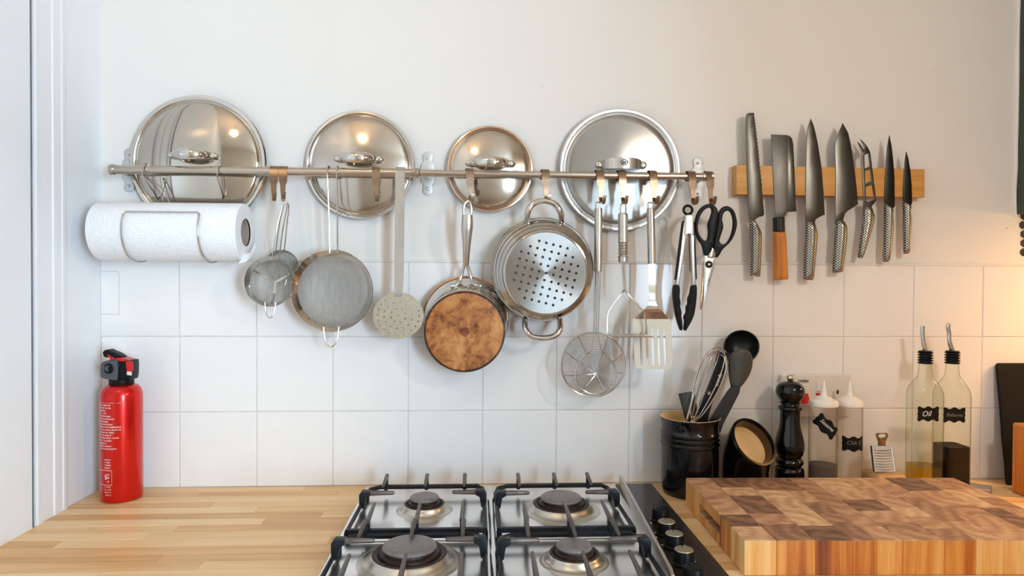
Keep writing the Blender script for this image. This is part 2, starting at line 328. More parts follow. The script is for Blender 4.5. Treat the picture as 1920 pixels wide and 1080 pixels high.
# ------------------------------------------------------------------ mesh tools
class MB:
    def __init__(s): s.v = []; s.f = []
    def add(s, vs, fs):
        b = len(s.v); s.v += [Vector(p) for p in vs]; s.f += [tuple(i + b for i in q) for q in fs]; return s
    def box(s, x0, x1, y0, y1, z0, z1, c=0.0):
        if c <= 0:
            return s.add([(x, y, z) for x in (x0, x1) for y in (y0, y1) for z in (z0, z1)],
                         [(0, 1, 3, 2), (4, 6, 7, 5), (0, 4, 5, 1), (2, 3, 7, 6), (0, 2, 6, 4), (1, 5, 7, 3)])
        bm = bmesh.new(); bmesh.ops.create_cube(bm, size=1)
        for v in bm.verts: v.co = Vector(((x0 + x1) / 2 + v.co.x * (x1 - x0), (y0 + y1) / 2 + v.co.y * (y1 - y0), (z0 + z1) / 2 + v.co.z * (z1 - z0)))
        bmesh.ops.bevel(bm, geom=bm.edges[:], offset=c, segments=1, affect='EDGES', profile=0.5)
        return s.bm(bm)
    def bm(s, bm):
        bm.verts.ensure_lookup_table(); bm.verts.index_update()
        s.add([v.co.copy() for v in bm.verts], [tuple(v.index for v in f.verts) for f in bm.faces]); bm.free(); return s
    def rings(s, rs, closed=False, caps=True):
        n = len(rs[0]); vs = [p for r in rs for p in r]; fs = []; m = len(rs)
        for i in range(m if closed else m - 1):
            a, b = i * n, ((i + 1) % m) * n
            for j in range(n): fs.append((a + j, a + (j + 1) % n, b + (j + 1) % n, b + j))
        if caps and not closed: fs += [tuple(range(n))[::-1], tuple(range((m - 1) * n, m * n))]
        return s.add(vs, fs)
    def tube(s, pts, r, segs=8, closed=False, flat=1.0, caps=True, up=None):
        pts = [Vector(p) for p in pts]; m = len(pts); rr = r if isinstance(r, (list, tuple)) else [r] * m
        T = []
        for i in range(m):
            a = pts[i - 1] if (i or closed) else pts[0]; b = pts[(i + 1) % m] if (i < m - 1 or closed) else pts[-1]
            T.append((b - a).normalized())
        u = Vector(up) if up else (Vector((0, 1, 0)) if abs(T[0].y) < 0.9 else Vector((1, 0, 0)))
        out = []
        for i in range(m):
            u = u - T[i] * u.dot(T[i])
            if u.length < 1e-6: u = T[i].orthogonal()
            u.normalize(); q = T[i].cross(u)
            ph = PI / 4 if segs == 4 else 0
            out.append([pts[i] + (u * math.cos(2 * PI * k / segs + ph) * flat + q * math.sin(2 * PI * k / segs + ph)) * rr[i] for k in range(segs)])
            if up: u = Vector(up)
        return s.rings(out, closed, caps)
    def strap(s, pts, wid, th, wdir=(1, 0, 0)):
        """flat strip of rectangular section along a path; wdir = direction of its width"""
        pts = [Vector(p) for p in pts]; m = len(pts); W = Vector(wdir).normalized()
        ww = wid if isinstance(wid, (list, tuple)) else [wid] * m; out = []
        for i in range(m):
            t = (pts[min(i + 1, m - 1)] - pts[max(i - 1, 0)]).normalized(); n = t.cross(W).normalized() * (th / 2); h = W * (ww[i] / 2)
            out.append([pts[i] - h - n, pts[i] + h - n, pts[i] + h + n, pts[i] - h + n])
        return s.rings(out)
    def lathe(s, prof, o, axis=(0, 0, 1), segs=40, caps=False, scale=(1, 1)):
        a = Vector(axis).normalized(); u = Vector((1, 0, 0)) if abs(a.x) < 0.9 else Vector((0, 1, 0)); u = (u - a * u.dot(a)).normalized(); v = a.cross(u); o = Vector(o)
        rs = [[o + a * h + (u * math.cos(2 * PI * k / segs) * scale[0] + v * math.sin(2 * PI * k / segs) * scale[1]) * max(r, 1e-5) for k in range(segs)] for r, h in prof]
        return s.rings(rs, False, caps)
    def torus(s, o, axis, R, r, n=48, k=8, scale=(1, 1)):
        a = Vector(axis).normalized(); u = Vector((1, 0, 0)) if abs(a.x) < 0.9 else Vector((0, 1, 0)); u = (u - a * u.dot(a)).normalized(); v = a.cross(u); o = Vector(o); rs = []
        for i in range(n):
            c, d = math.cos(2 * PI * i / n), math.sin(2 * PI * i / n); e = u * c + v * d; p = o + (u * c * scale[0] + v * d * scale[1]) * R
            rs.append([p + (e * math.cos(2 * PI * j / k) + a * math.sin(2 * PI * j / k)) * r for j in range(k)])
        return s.rings(rs, True)
    def plate(s, outlines, y0, y1, bev=0.0):
        """filled outlines (x, z), later ones are holes, extruded between y0 (front) and y1"""
        cu = bpy.data.curves.new('tmp', 'CURVE'); cu.dimensions = '2D'; cu.fill_mode = 'BOTH'
        for ol in outlines:
            sp = cu.splines.new('POLY'); sp.points.add(len(ol) - 1); sp.use_cyclic_u = True
            for p, (x, z) in zip(sp.points, ol): p.co = (x, z, 0, 1)
        cu.extrude = max(1e-5, abs(y1 - y0) / 2 - bev); cu.bevel_depth = bev; cu.offset = -bev; cu.bevel_resolution = 1
        return s.curve(cu, (y0 + y1) / 2)
    def curve(s, cu, ym, mat=None):
        ob = bpy.data.objects.new('tmp', cu); COL.objects.link(ob); dg = bpy.context.evaluated_depsgraph_get()
        me = bpy.data.meshes.new_from_object(ob.evaluated_get(dg)); R = mat or Matrix(((1, 0, 0, 0), (0, 0, -1, ym), (0, 1, 0, 0), (0, 0, 0, 1)))
        bm = bmesh.new(); bm.from_mesh(me); bm.transform(R); bmesh.ops.remove_doubles(bm, verts=bm.verts, dist=1e-6)
        bpy.data.objects.remove(ob); bpy.data.curves.remove(cu); bpy.data.meshes.remove(me)
        return s.bm(bm)
    def text(s, body, size, x, z, y, rot=0.0, shear=0.0, ext=0.0004, off=0.0, spacing=1.0):
        cu = bpy.data.curves.new('tmp', 'FONT'); cu.body = body; cu.size = size; cu.align_x = 'CENTER'; cu.align_y = 'CENTER'; cu.extrude = ext; cu.shear = shear; cu.offset = off; cu.resolution_u = 3; cu.space_character = spacing
        R = Matrix.Translation((x, y, z)) @ Matrix.Rotation(-rot, 4, 'Y') @ Matrix.Rotation(PI / 2, 4, 'X')
        return s.curve(cu, 0, R)

def smooth(pts, n=6, closed=False):
    P = [Vector(p) for p in pts]; m = len(P); out = []
    for i in range(m if closed else m - 1):
        a = P[i - 1] if (i or closed) else P[0]; b = P[i]; c = P[(i + 1) % m]; d = P[(i + 2) % m] if (i + 2 < m or closed) else P[-1]
        for k in range(n):
            t = k / n
            out.append(0.5 * ((2 * b) + (c - a) * t + (2 * a - 5 * b + 4 * c - d) * t * t + (3 * b - a - 3 * c + d) * t ** 3))
    if not closed: out.append(P[-1])
    return out
def smooth2(pts, n=5): return [(p.x, p.y) for p in smooth([(a, b, 0) for a, b in pts], n, True)]
def smooth1(prof, n=4): return [(max(p.x, 0), p.y) for p in smooth([(a, b, 0) for a, b in prof], n)]
def circ(cx, cz, r, n=24, rz=None): return [(cx + r * math.cos(2 * PI * i / n), cz + (rz or r) * math.sin(2 * PI * i / n)) for i in range(n)]

ORG = {}
def obj(name, mb, mat, parent=None, loc=None, sharp=0.6, flat=False):
    me = bpy.data.meshes.new(name); base = ORG[parent.name] if parent else Vector(loc if loc is not None else (0, 0, 0))
    me.from_pydata([tuple(p - base) for p in mb.v], [], mb.f); me.validate()
    bm = bmesh.new(); bm.from_mesh(me); bmesh.ops.recalc_face_normals(bm, faces=bm.faces); bm.to_mesh(me); bm.free()
    if not flat:
        me.shade_smooth(); me.set_sharp_from_angle(angle=sharp)
    me.materials.append(MT[mat] if isinstance(mat, str) else mat)
    o = bpy.data.objects.new(name, me); COL.objects.link(o)
    if parent: o.parent = parent
    else: o.location = base
    ORG[o.name] = base.copy(); return o
def tag(o, label=None, cat=None, group=None, kind=None):
    for k, v in (('label', label), ('category', cat), ('group', group), ('kind', kind)):
        if v: o[k] = v
    return o
def thing(name, label, cat, loc, group=None):
    o = bpy.data.objects.new(name, None); COL.objects.link(o); o.location = loc; o.empty_display_size = 0.02
    ORG[o.name] = Vector(loc); return tag(o, label, cat, group)
def struct(name, mb, mat, loc=None, **k): return tag(obj(name, mb, mat, None, loc, **k), kind='structure')
def dup(root, loc, label):
    def cp(o, par):
        c = o.copy(); COL.objects.link(c)
        if par: c.parent = par
        ORG[c.name] = Vector(loc)
        for ch in list(o.children): cp(ch, c)
        return c
    r = cp(root, None); r.location = loc; r['label'] = label; return r

# ================================================================== THE SETTING
XL, WT = -0.740, 0.91                      # left wall, worktop height
XR, ZC = 2.30, 2.55
T = 0.15; TX0 = -0.5896; TZ0 = 1.2095      # tile grid
wall = struct('wall_back', MB().box(XL - 0.12, XR + .12, 0.004, 0.16, 0, ZC), 'plaster', (0, 0.004, 0))
g_ = obj('grout', MB().box(XL, 1.62, 0.0012, 0.006, WT - 0.02, TZ0 + T - 0.001), 'grout', wall)
# tiles: one mesh shared, each set by hand so a hair out of true
def tile_mesh(wd, ht, nm):
    mb = MB().box(-wd / 2, wd / 2, 0.0, 0.006, -ht / 2, ht / 2, 0.0010)
    me = bpy.data.meshes.new(nm); me.from_pydata([tuple(p) for p in mb.v], [], mb.f); me.materials.append(MT['tile']); return me
tmesh = tile_mesh(T - 0.0018, T - 0.0018, 'tile')
for r in range(3):
    for c in range(-1, 14):
        if r == 0 and c == -1: continue
        cx = TX0 + (c + 0.5) * T; cz = TZ0 + (0.5 - r) * T
        o = bpy.data.objects.new('tile', tmesh); COL.objects.link(o); o.parent = wall
        o.location = (cx, -0.004 + random.uniform(-0.0004, 0.0003), cz)
        o.rotation_euler = (random.uniform(-.0025, .0025), random.uniform(-.002, .002), random.uniform(-.0025, .0025))
# top left tile with a let-in patch
n0 = at(193, 508, 0); n1 = at(224, 590, 0)
xa, xb, za, zb = XL + 0.0006, TX0 - 0.0011, TZ0 + 0.0011, TZ0 + T - 0.0011
obj('tile', MB().plate([[(xa, za), (xb, za), (xb, zb), (xa, zb), (xa, n0.z), (n1.x - .004, n0.z), (n1.x, n0.z - .006), (n1.x, n1.z), (xa, n1.z)]], 0.0, 0.006, 0.0006), 'tile', wall)
obj('tile_patch', MB().plate([[(xa, n1.z + .0012), (n1.x - .0012, n1.z + .0012), (n1.x - .0014, n0.z - .0066), (n1.x - .0046, n0.z - .0013), (xa, n0.z - .0013)]], -0.0006, 0.006, 0.0006), 'tile', wall)
# painted bead along the top of the tiles
obj('paint_bead', MB().tube([(XL, 0.002, TZ0 + T + .001), (0.2, 0.002, TZ0 + T + .0015), (1.6, 0.002, TZ0 + T + .001)], 0.0035, 8), 'plaster', wall)
# small nicks in the wall paint
for px, py, rr in ((1016, 162, 1.6), (1751, 134, 1.6), (1832, 264, 1.4), (1888, 428, 2.2)):
    p = at(px, py, 0.004); obj('paint_nick', MB().lathe([(0.0001, -.0012), (rr * ms(0) * .6, -.0008), (rr * ms(0), 0)], (p.x, 0.0042, p.z), (0, 1, 0), 10), 'room', wall)

wl = struct('wall_left', MB().box(XL - 0.12, XL, REAR_Y - .1, 0.16, 0, ZC), 'gloss_paint', (XL, 0, 0))
def ly(px): return onx(px, 700, XL).y
ya, yb = ly(124), ly(61)
# moulded casing on the left wall: stepped profile run up the wall
prof = [(ya, 0), (ya, .0030), (ya - .004, .0042), (ya - .014, .0042), (ya - .017, .0028), (ya + (yb - ya) * .34, .0028), (ya + (yb - ya) * .37, .0046), (ya + (yb - ya) * .44, .0046), (ya + (yb - ya) * .47, .0026), (ya + (yb - ya) * .80, .0026), (ya + (yb - ya) * .83, .0054), (yb + .004, .0060), (yb, .0045), (yb, 0)]
struct('trim_1', MB().rings([[Vector((XL + .0 + h, y, z)) for y, h in prof] for z in (0, ZC)]), 'gloss_paint', (XL, ya, 0), sharp=0.3)
# flush door beyond the casing, with its edge gap's shade painted on a raised strip
dy = ly(56)
struct('door_1', MB().box(XL - .01, XL + .0045, dy - 0.80, dy - .001, 0.005, ZC - .01, .002), 'gloss_paint', (XL, dy - .4, 0))
struct('gap_shade_strip', MB().box(XL - .01, XL + .0050, dy - .0006, dy + .0010, 0, ZC), 'gap_grey', (XL, dy, 0))

struct('wall_right', MB().box(XR, XR + .12, REAR_Y - .1, 0.16, 0, ZC), 'room')
struct('floor', MB().box(XL - .1, XR + .1, REAR_Y - .1, 0.16, -0.1, 0), 'floor')
struct('ceiling', MB().box(XL - .12, XR + .12, REAR_Y - .12, 0.16, ZC, ZC + .1), 'ceiling')
wx0, wx1, wz0, wz1 = WIN_X - WIN_W / 2, WIN_X + WIN_W / 2, WIN_Z - WIN_H / 2, WIN_Z + WIN_H / 2
rw = MB().box(XL - .1, wx0, REAR_Y - .1, REAR_Y, 0, ZC).box(wx1, XR + .1, REAR_Y - .1, REAR_Y, 0, ZC).box(wx0, wx1, REAR_Y - .1, REAR_Y, 0, wz0).box(wx0, wx1, REAR_Y - .1, REAR_Y, wz1, ZC)
struct('wall_rear', rw, 'room')
struct('added_shade_wall', MB().box(.93, XR + .1, -1.86, -1.76, 0, ZC), 'room')  # added out of view to keep window light off the back wall's right
fr = MB()
for x in (wx0, wx1 - .05): fr.box(x, x + .05, REAR_Y - .01, REAR_Y + .03, wz0, wz1)
for z in (wz0, WIN_Z + .2, wz1 - .05): fr.box(wx0, wx1, REAR_Y - .008, REAR_Y + .028, z, z + .05)
struct('window_1', fr, 'gloss_paint')

# worktop made of glued staves
WB = -0.62
wt = tag(obj('worktop', MB().box(XL + .0005, 1.62, WB + .002, -0.0005, WT - .04, WT - .004), 'stave', None, (0, -.3, WT)), 'oiled beech butcher block worktop running under the hob', 'worktop')
rows = 21; rh = (-0.0008 - WB) / rows
for r in range(rows):
    y0 = WB + r * rh; x = XL + .0008 - random.uniform(0, .25)
    while x < 1.62:
        ln = random.uniform(0.26, 0.62); xa_, xb_ = max(x, XL + .0008), min(x + ln, 1.62)
        x += ln
        if xb_ - xa_ < .03: continue
        mb = MB().box(-(xb_ - xa_) / 2 + .00015, (xb_ - xa_) / 2 - .00015, -rh / 2 + .00015, rh / 2 - .00015, -.006, 0, .0004)
        me = bpy.data.meshes.new('stave'); me.from_pydata([tuple(p) for p in mb.v], [], mb.f); me.materials.append(MT['stave'])
        o = bpy.data.objects.new('stave', me); COL.objects.link(o); o.parent = wt
        o.location = ((xa_ + xb_) / 2, y0 + rh / 2 + .3, random.uniform(-.0002, 0))

# dark green wall cupboard at the right edge
gp = at(1908, 300, 0.0); gz = at(1908, 402, 0.0).z
gc = thing('wall_cupboard', 'dark green painted cupboard cut off by the right edge of the picture', 'cupboard', (gp.x + .3, 0.0, gz))
obj('carcass', MB().box(gp.x, gp.x + .6, -0.28, 0.0035, gz, gz + .95, .003), 'green', gc)
dpl = obj('door', MB().box(gp.x + .003, gp.x + .297, -0.30, -0.281, gz + .003, gz + .947, .003), 'green', gc); obj('knob', MB().lathe([(0.001, -.03), (.012, -.028), (.014, -.02), (.006, -.01), (.006, 0)], (gp.x + .265, -.30, gz + .1), (0, 1, 0), 16), 'brass', dpl)
dpl = obj('door', MB().box(gp.x + .303, gp.x + .597, -0.30, -0.281, gz + .003, gz + .947, .003), 'green', gc); obj('knob', MB().lathe([(0.001, -.03), (.012, -.028), (.014, -.02), (.006, -.01), (.006, 0)], (gp.x + .335, -.30, gz + .1), (0, 1, 0), 16), 'brass', dpl)
us = thing('under_cupboard_light', 'slim strip light under the green cupboard past the right edge', 'lamp', (gp.x + .3, -.17, gz))
obj('housing', MB().box(gp.x + .14, gp.x + .54, -.27, -.21, gz - .012, gz, .002), 'white_plastic', us)
obj('diffuser', MB().box(gp.x + .15, gp.x + .53, -.263, -.217, gz - .018, gz - .0121, .002), 'strip', us)
lip = [(gp.x - .002 + random.uniform(-.0012, .0012), 0.002, gz - .004 + .05 * i) for i in range(14)]
obj('plaster_lip', MB().tube(lip, [random.uniform(.0025, .0042) for _ in lip], 7), 'plaster', wall)
chip = MB()
for i in range(5):
    q = at(1919, 405 + i * 17, 0.004); chip.lathe([(0.0001, -.001), (random.uniform(.004, .008), -.0005), (.009, 0)], (q.x + random.uniform(-.002, .002), 0.0035, q.z), (0, 1, 0), 7)
obj('paint_chips', chip, 'dark_print', wall)

# ================================================================== RAIL, HOOKS, LIDS
RY = -0.048
def RP(px): return at(px, 318.0 + (px - 215) * 13.0 / 1115, RY)
r0, rm, r1 = RP(213), RP(782), RP(1333)
rail = thing('utensil_rail', 'long satin steel rail across the wall on three scalloped brackets', 'rail', (rm.x, 0.004, rm.z))
obj('rod', MB().tube([r0, rm], 0.0084, 20), 'rail_steel', rail); obj('rod', MB().tube([rm, r1], 0.0070, 20), 'rail_steel', rail)
dx = (r1 - r0).normalized()
obj('end_cap', MB().lathe([(0.0001, -.007), (.009, -.0065), (.0102, -.005), (.0102, .002), (.0086, .004), (.0086, .010)], r0, dx, 20), 'rail_steel', rail)
obj('end_cap', MB().lathe([(.0072, -.018), (.0086, -.017), (.0092, -.004), (.0098, -.001), (.0098, .003), (.007, .005), (0.0001, .0055)], r1, dx, 20), 'rail_steel', rail)
obj('collar', MB().lathe([(.008, -.008), (.0102, -.007), (.0102, -.003), (.0088, -.001), (.0102, .001), (.0100, .004), (.0072, .006)], rm, dx, 20), 'rail_steel', rail)
br = zm([(808, 215), (824, 220), (831, 237), (827, 258), (836, 270), (838, 290), (838, 330), (836, 348), (827, 360), (831, 383), (823, 398), (808, 403), (794, 398), (787, 383), (791, 360), (781, 348), (779, 330), (779, 290), (781, 270), (791, 258), (787, 237), (793, 220)], 2.297, 450 - 801.5, 190 - 324.5)
for bx, by in ((242, 319), (801.5, 325), (1308, 335)):
    out = pix([(bx + a, by + b) for a, b in br], 0.002); pl = obj('bracket_plate', MB().plate([smooth2(out, 3)], 0.0005, 0.0042, .0006), 'zinc', rail)
    for sy in (-29, 29):
        p = at(bx, by + sy, 0.0005); obj('screw', MB().lathe([(.0001, -.0018), (.0022, -.0012), (.0030, 0)], p, (0, 1, 0), 12), 'brushed', pl)
    q = at(bx, by, 0.0005); qq = RP(bx - 2); obj('standoff', MB().tube([(q.x, .001, qq.z), (q.x, RY, qq.z)], .0055, 14), 'rail_steel', rail)

def hook_mesh(lean):
    """flat sheet hook: collar over the rod, strap tapering down the front, turned up lip"""
    R = .0098; path = [(0, R * math.sin(a), R * math.cos(a)) for a in [math.radians(d) for d in range(150, -100, -25)]]
    path = [Vector((0, p[1], p[2])) for p in path]                       # runs back -> over the top -> front (-y)
    wd = [.0155] * len(path); path += [Vector((0, -.0105, -.012)), Vector((0, -.0110, -.020)), Vector((0, -.0115, -.026)), Vector((0, -.012, -.036)), Vector((lean * .3, -.0125, -.048))]
    wd += [.0155, .0150, .0105, .0092, .0082]
    curl = [Vector((lean * .5, -.0135, -.0535)), Vector((lean * .7, -.0165, -.0575)), Vector((lean, -.0205, -.0570)), Vector((lean * 1.5, -.0232, -.0520)), Vector((lean * 2.2, -.0245, -.0420))]
    a = MB().strap(path + curl[:2], wd + [.0078, .0074], .0016); b = MB().strap(curl[1:], [.0074, .0074, .0072, .0066], .0016)
    return a, b
hooks = {}
hk = thing('rail_hook', 'x', 'hook', (0, 0, 0), 'hooks on the utensil rail')
ha, hb = hook_mesh(.0018)
obj('strap', ha, 'hook', hk); obj('lip', hb, 'hook', hk)
HK = [(514, 'empty steel hook left of the two hooks above the small sieves'), (531, 'steel hook holding the wire handles of the two small sieves'), (704, 'empty steel hook in front of the second lid from the left'),
      (879, 'steel hook holding the scorched frying pan'), (1020, 'steel hook holding the steamer basket by its top handle'), (1122, 'steel hook holding the round wire strainer'),
      (1163, 'steel hook holding the masher'), (1221, 'steel hook holding the slotted turner'), (1293, 'steel hook holding the kitchen tongs'), (1326, 'rightmost steel hook, holding the black scissors')]
for i, (px, lb) in enumerate(HK):
    p = RP(px + 1)
    if i == 0: hk.location = p; hk['label'] = lb; o = hk
    else: o = dup(hk, p, lb)
    if i == 0: o.rotation_euler.z = 0.15
    hooks[px] = Vector((p.x, p.y, p.z))
def hang(px): p = hooks[px]; return Vector((p.x + .0015, p.y - .019, p.z - .0555))     # rest point in the crook

def lid(label, px, py, rad, mat, handle, y_rim=-0.010, dome=.013, rim_mat='steel'):
    c = at(px, py, y_rim); R = rad * ms(y_rim)
    t = thing('pan_cover', label, 'lid', (c.x, 0.0, c.z), 'pan lids behind the rail')
    o = Vector((c.x, y_rim, c.z)); ax = (0, -1, 0)
    obj('rim', MB().lathe([(R * .90, -.004), (R * .985, -.005), (R, -.002), (R, .0012), (R * .985, .0035), (R * .955, .0040), (R * .925, .0022), (R * .915, .0002), (R * .895, .0010)], o, ax, 72), rim_mat, t)
    pr = [(R * .900, .0008), (R * .885, .0035), (R * .86, .0050)]
    for i in range(1, 13):
        f = 1 - i / 12; pr.append((R * .86 * f + 1e-5, .0050 + dome * (1 - (f) ** 2)))
    obj('dome', MB().lathe(pr, o, ax, 72), mat, t, sharp=1.2)
    y_d = y_rim - .005 - dome
    if handle == 'cast':
        a = .034; zc = c.z + .006; pts = [(c.x + a * u, y_d + .001 - yy, zc + dz) for u, yy, dz in ((-1.05, 0, .001), (-.98, .012, .001), (-.8, .026, .0), (-.4, .034, 0), (0, .036, 0), (.4, .034, 0), (.8, .026, .001), (.98, .012, .002), (1.05, 0, .002))]
        sm = smooth(pts, 4); n = len(sm) - 1; rr = [.0045 + .0062 * math.sin(PI * i / n) ** 1.5 for i in range(n + 1)]
        obj('handle', MB().tube(sm, rr, 14, flat=0.55, up=(0, 1, 0)), 'steel', t)
        obj('handle_mount', MB().lathe(smooth1([(.0001, .012), (.006, .011), (.0085, .006), (.0075, .001), (.010, -.002)]), (c.x + a * 1.12, y_d + .003, zc + .002), ax, 16, scale=(1.2, .8)), 'steel', t)
        obj('handle_mount', MB().lathe(smooth1([(.0001, .012), (.006, .011), (.0085, .006), (.0075, .001), (.010, -.002)]), (c.x - a * 1.12, y_d + .003, zc + .002), ax, 16, scale=(1.2, .8)), 'steel', t)
    else:
        a = .039; zc = c.z + .007; pts = [(c.x + a * u, y_d + .001 - yy, zc) for u, yy in ((-1.0, .004), (-.92, .014), (-.6, .026), (0, .033), (.6, .026), (.92, .014), (1.0, .004))]
        sm = smooth(pts, 5); n = len(sm) - 1; hh = [.012 + .010 * math.sin(PI * i / n) for i in range(n + 1)]
        h = obj('handle', MB().strap(sm, hh, .0035, (0, 0, 1)), 'brushed', t)
        for s in (-1, 1): obj('handle_mount', MB().lathe(smooth1([(.0001, .010), (.005, .0095), (.0075, .006), (.0078, .0)]), (c.x + s * a * 1.14, y_d + .003, zc + .001), ax, 16), 'steel', t)
        e = MB().torus((c.x, y_d - .0345, zc + .001), (0, 1, 0), .0058, .0008, 28, 6, (1.15, .85)); e.text('m', .0095, c.x, zc + .0012, y_d - .0347, 0, 0, .0004, .0003)
        obj('emblem', e, 'dark_print', h)
    return t
lid('large mirror-polished lid above the paper towel roll, widest gleaming one', 372.5, 304, 122, 'mirror', 'cast', -.010, .018)
lid('medium polished lid with a lamp glare, between the sieve and skimmer handles', 676, 309.5, 100, 'lid_worn', 'cast')
lid('smallest pan lid, steel rim tinted with a painted warm reflection, behind the frying pan hook', 919, 317, 80.5, 'lid_worn', 'cast', rim_mat='warm_rim')
lid('large flat brushed lid with an emblem on its strap handle, rightmost lid', 1162, 318.5, 115.5, 'radial', 'strap', -.010, .004, 'dull_rim')

# ================================================================== PAPER TOWEL AND ITS WIRE HOLDER
PY = -.066; PR = .0545
pc0 = at(190, 434, PY); pc1 = at(461, 431.5, PY); zc = (pc0.z + pc1.z) / 2 - .002
tw = thing('paper_towel_roll', 'white embossed paper towel roll hanging in a wire holder', 'paper towel', ((pc0.x + pc1.x) / 2, PY, zc))
rp = [(.0262, 0), (.050, 0), (.0538, .001), (PR, .004)] + [(PR, pc1.x - pc0.x - .004), (.0538, pc1.x - pc0.x - .001), (.050, pc1.x - pc0.x), (.0262, pc1.x - pc0.x)]
obj('paper', MB().lathe(rp, (pc0.x, PY, zc), (1, 0, 0), 64), 'towel', tw)
L_ = pc1.x - pc0.x
obj('cardboard_core', MB().lathe([(.0248, .004), (.0264, .003), (.0264, L_ - .003), (.0248, L_ - .004), (.0248, .004)], (pc0.x, PY, zc), (1, 0, 0), 40), 'card', tw)
obj('loose_sheet', MB().strap(smooth([(pc1.x - .002, PY - .02, zc - .050), (pc1.x + .008, PY - .012, zc - .047), (pc1.x + .013, PY, zc - .036), (pc1.x + .010, PY + .012, zc - .026)], 4), .03, .0008, (0, .8, .6)), 'towel', tw)
xw0 = at(227, 404, PY - PR - .003).x; xw1 = at(371, 404, PY - PR - .003).x
hl = thing('paper_towel_holder', 'bent wire holder wrapped round the paper towel roll and hooked on the rail', 'holder', ((xw0 + xw1) / 2, -.008, zc))
aw = MB(); RW = PR + .0030
def arc(x): return [(x, PY - RW * math.cos(a), zc + RW * math.sin(a)) for a in [math.radians(d) for d in range(30, -99, -8)]]
A0, A1 = arc(xw0), arc(xw1)
path = A0[::-1] + [Vector(A0[0]) + Vector((.004, .0022, .004))] + [Vector(A1[0]) + Vector((-.004, .0022, .004))] + A1
aw.tube(path, .0014, 8)
obj('front_loop', aw, 'wire', hl)
bw = MB(); xr0, xr1 = at(274, 318, RY).x, at(412, 322, RY).x
for x, xr, s in ((xw0, xr0, 1), (xw1, xr1, -1)):
    e = Vector(A0[-1]) if s == 1 else Vector(A1[-1]); zr = RP(274 if s == 1 else 412).z
    sw = s * .022
    p = [e, (x, -.030, zc - .052), (x, -.010, zc - .030), (x + s * .004, -.0075, zc + .02), (x + (xr - x) * .4 + sw * .3, -.010, zc + .06), (xr + sw * .4 * (s == 1), -.030, zr - .045), (xr, RY - .0105, zr - .014), (xr, RY - .0112, zr), (xr, RY - .006, zr + .0100), (xr, RY + .003, zr + .0108), (xr + .002, RY + .0100, zr + .003), (xr + .003, RY + .010, zr - .006)]
    bw.tube(smooth(p, 5), .0014, 8)
for sx in (.010, .020): bw.tube(smooth([(xr0 - .004 + sx * .2, RY - .002, r0.z - .012), (xr0 + .006 + sx, -.036, r0.z - .035), (xr0 + .018 + sx, -.028, r0.z - .066), (xr0 + .03 + sx, -.012, r0.z - .085)], 5), .0011, 7)
obj('back_wire', bw, 'wire', hl)

# ================================================================== SIEVES
def sieve(label, c, R, depth, tiltx, handle_pts, loop_c, loop_w, loop_h, wire=.0014, band=.13, cross=False, grp='sieves on the rail'):
    """round sieve, bowl towards the wall; c = rim centre"""
    t = thing('sieve', label, 'sieve', (c.x, c.y, c.z), grp)
    ax = Vector((0, -1, tiltx)).normalized()
    obj('rim_band', MB().lathe([(R * (1 - band), -.010), (R * .985, .0), (R, .0012), (R * 1.015, .0), (R * 1.0, -.002), (R * (1 - band), -.0115)], c, ax, 56), 'steel', t)
    pr = [(R * (1 - band) * math.cos(a), -.0105 - depth * math.sin(a)) for a in [PI / 2 * i / 12 for i in range(13)]]
    ms_ = obj('wire_mesh', MB().lathe(pr, c, ax, 48), 'mesh', t, sharp=1.4); ms_['kind'] = 'stuff'
    if cross:
        b = MB()
        for k in range(3):
            an = .5 + k * 2.09; d = Vector((math.cos(an), 0, math.sin(an))); b.strap([c + d * R * (1 - band) * math.cos(a) - ax * (.0098 + depth * math.sin(a)) for a in [PI / 2 * i / 8 for i in range(9)]], .004, .0006, d.cross(ax))
        obj('mesh_seam', b, 'wire', t)
    hb = MB(); hb.tube(handle_pts, wire, 8); obj('handle', hb, 'wire', t)
    lp = [(loop_c.x - loop_w / 2, c.y - .001, loop_c.z + .004), (loop_c.x - loop_w * .42, c.y - .002, loop_c.z - loop_h * .5), (loop_c.x - loop_w * .22, c.y - .003, loop_c.z - loop_h * .92), (loop_c.x, c.y - .003, loop_c.z - loop_h), (loop_c.x + loop_w * .22, c.y - .003, loop_c.z - loop_h * .92), (loop_c.x + loop_w * .42, c.y - .002, loop_c.z - loop_h * .5), (loop_c.x + loop_w / 2, c.y - .001, loop_c.z + .004)]
    obj('rest_loop', MB().tube(smooth(lp, 4), wire, 8), 'wire', t)
    return t
sy = -.052; c = at(622, 545, sy); R = 75 * ms(sy)
h = [at(618, 474, sy)] + [at(616.5, 400, -.056), at(614, 335, -.060)]; zt = RP(622).z
tl = [Vector((at(613, 318, -.060).x, RY - .0098, zt)), Vector((at(613, 318, -.06).x, RY - .005, zt + .0098)), Vector((at(614, 318, -.06).x, RY + .004, zt + .0098)), Vector((at(615, 318, -.06).x, RY + .010, zt + .001))]
tr = [Vector((at(631, 318, -.060).x, v.y, v.z)) for v in tl[::-1]]
mid = [Vector((tl[-1].x + .004, RY + .0105, zt - .008)), Vector((tr[0].x - .004, RY + .0105, zt - .008))]
h = smooth(h + tl + mid + tr + [at(631.5, 335, -.060), at(632.5, 400, -.056), at(633, 474, sy)], 4)
sieve('large wire sieve hooked straight over the rail', c, R, .034, .02, h, at(621, 617, sy), 28 * ms(sy), 32 * ms(sy), .0016)
q = hang(531); sy2 = -.024; c = at(528, 500, sy2)
h = smooth([at(516, 478, sy2), at(524, 420, -.055), at(532, 384, -.068), q + Vector((0, .001, -.001)), at(541, 384, -.068), at(538, 420, -.055), at(533, 470, sy2)], 5)
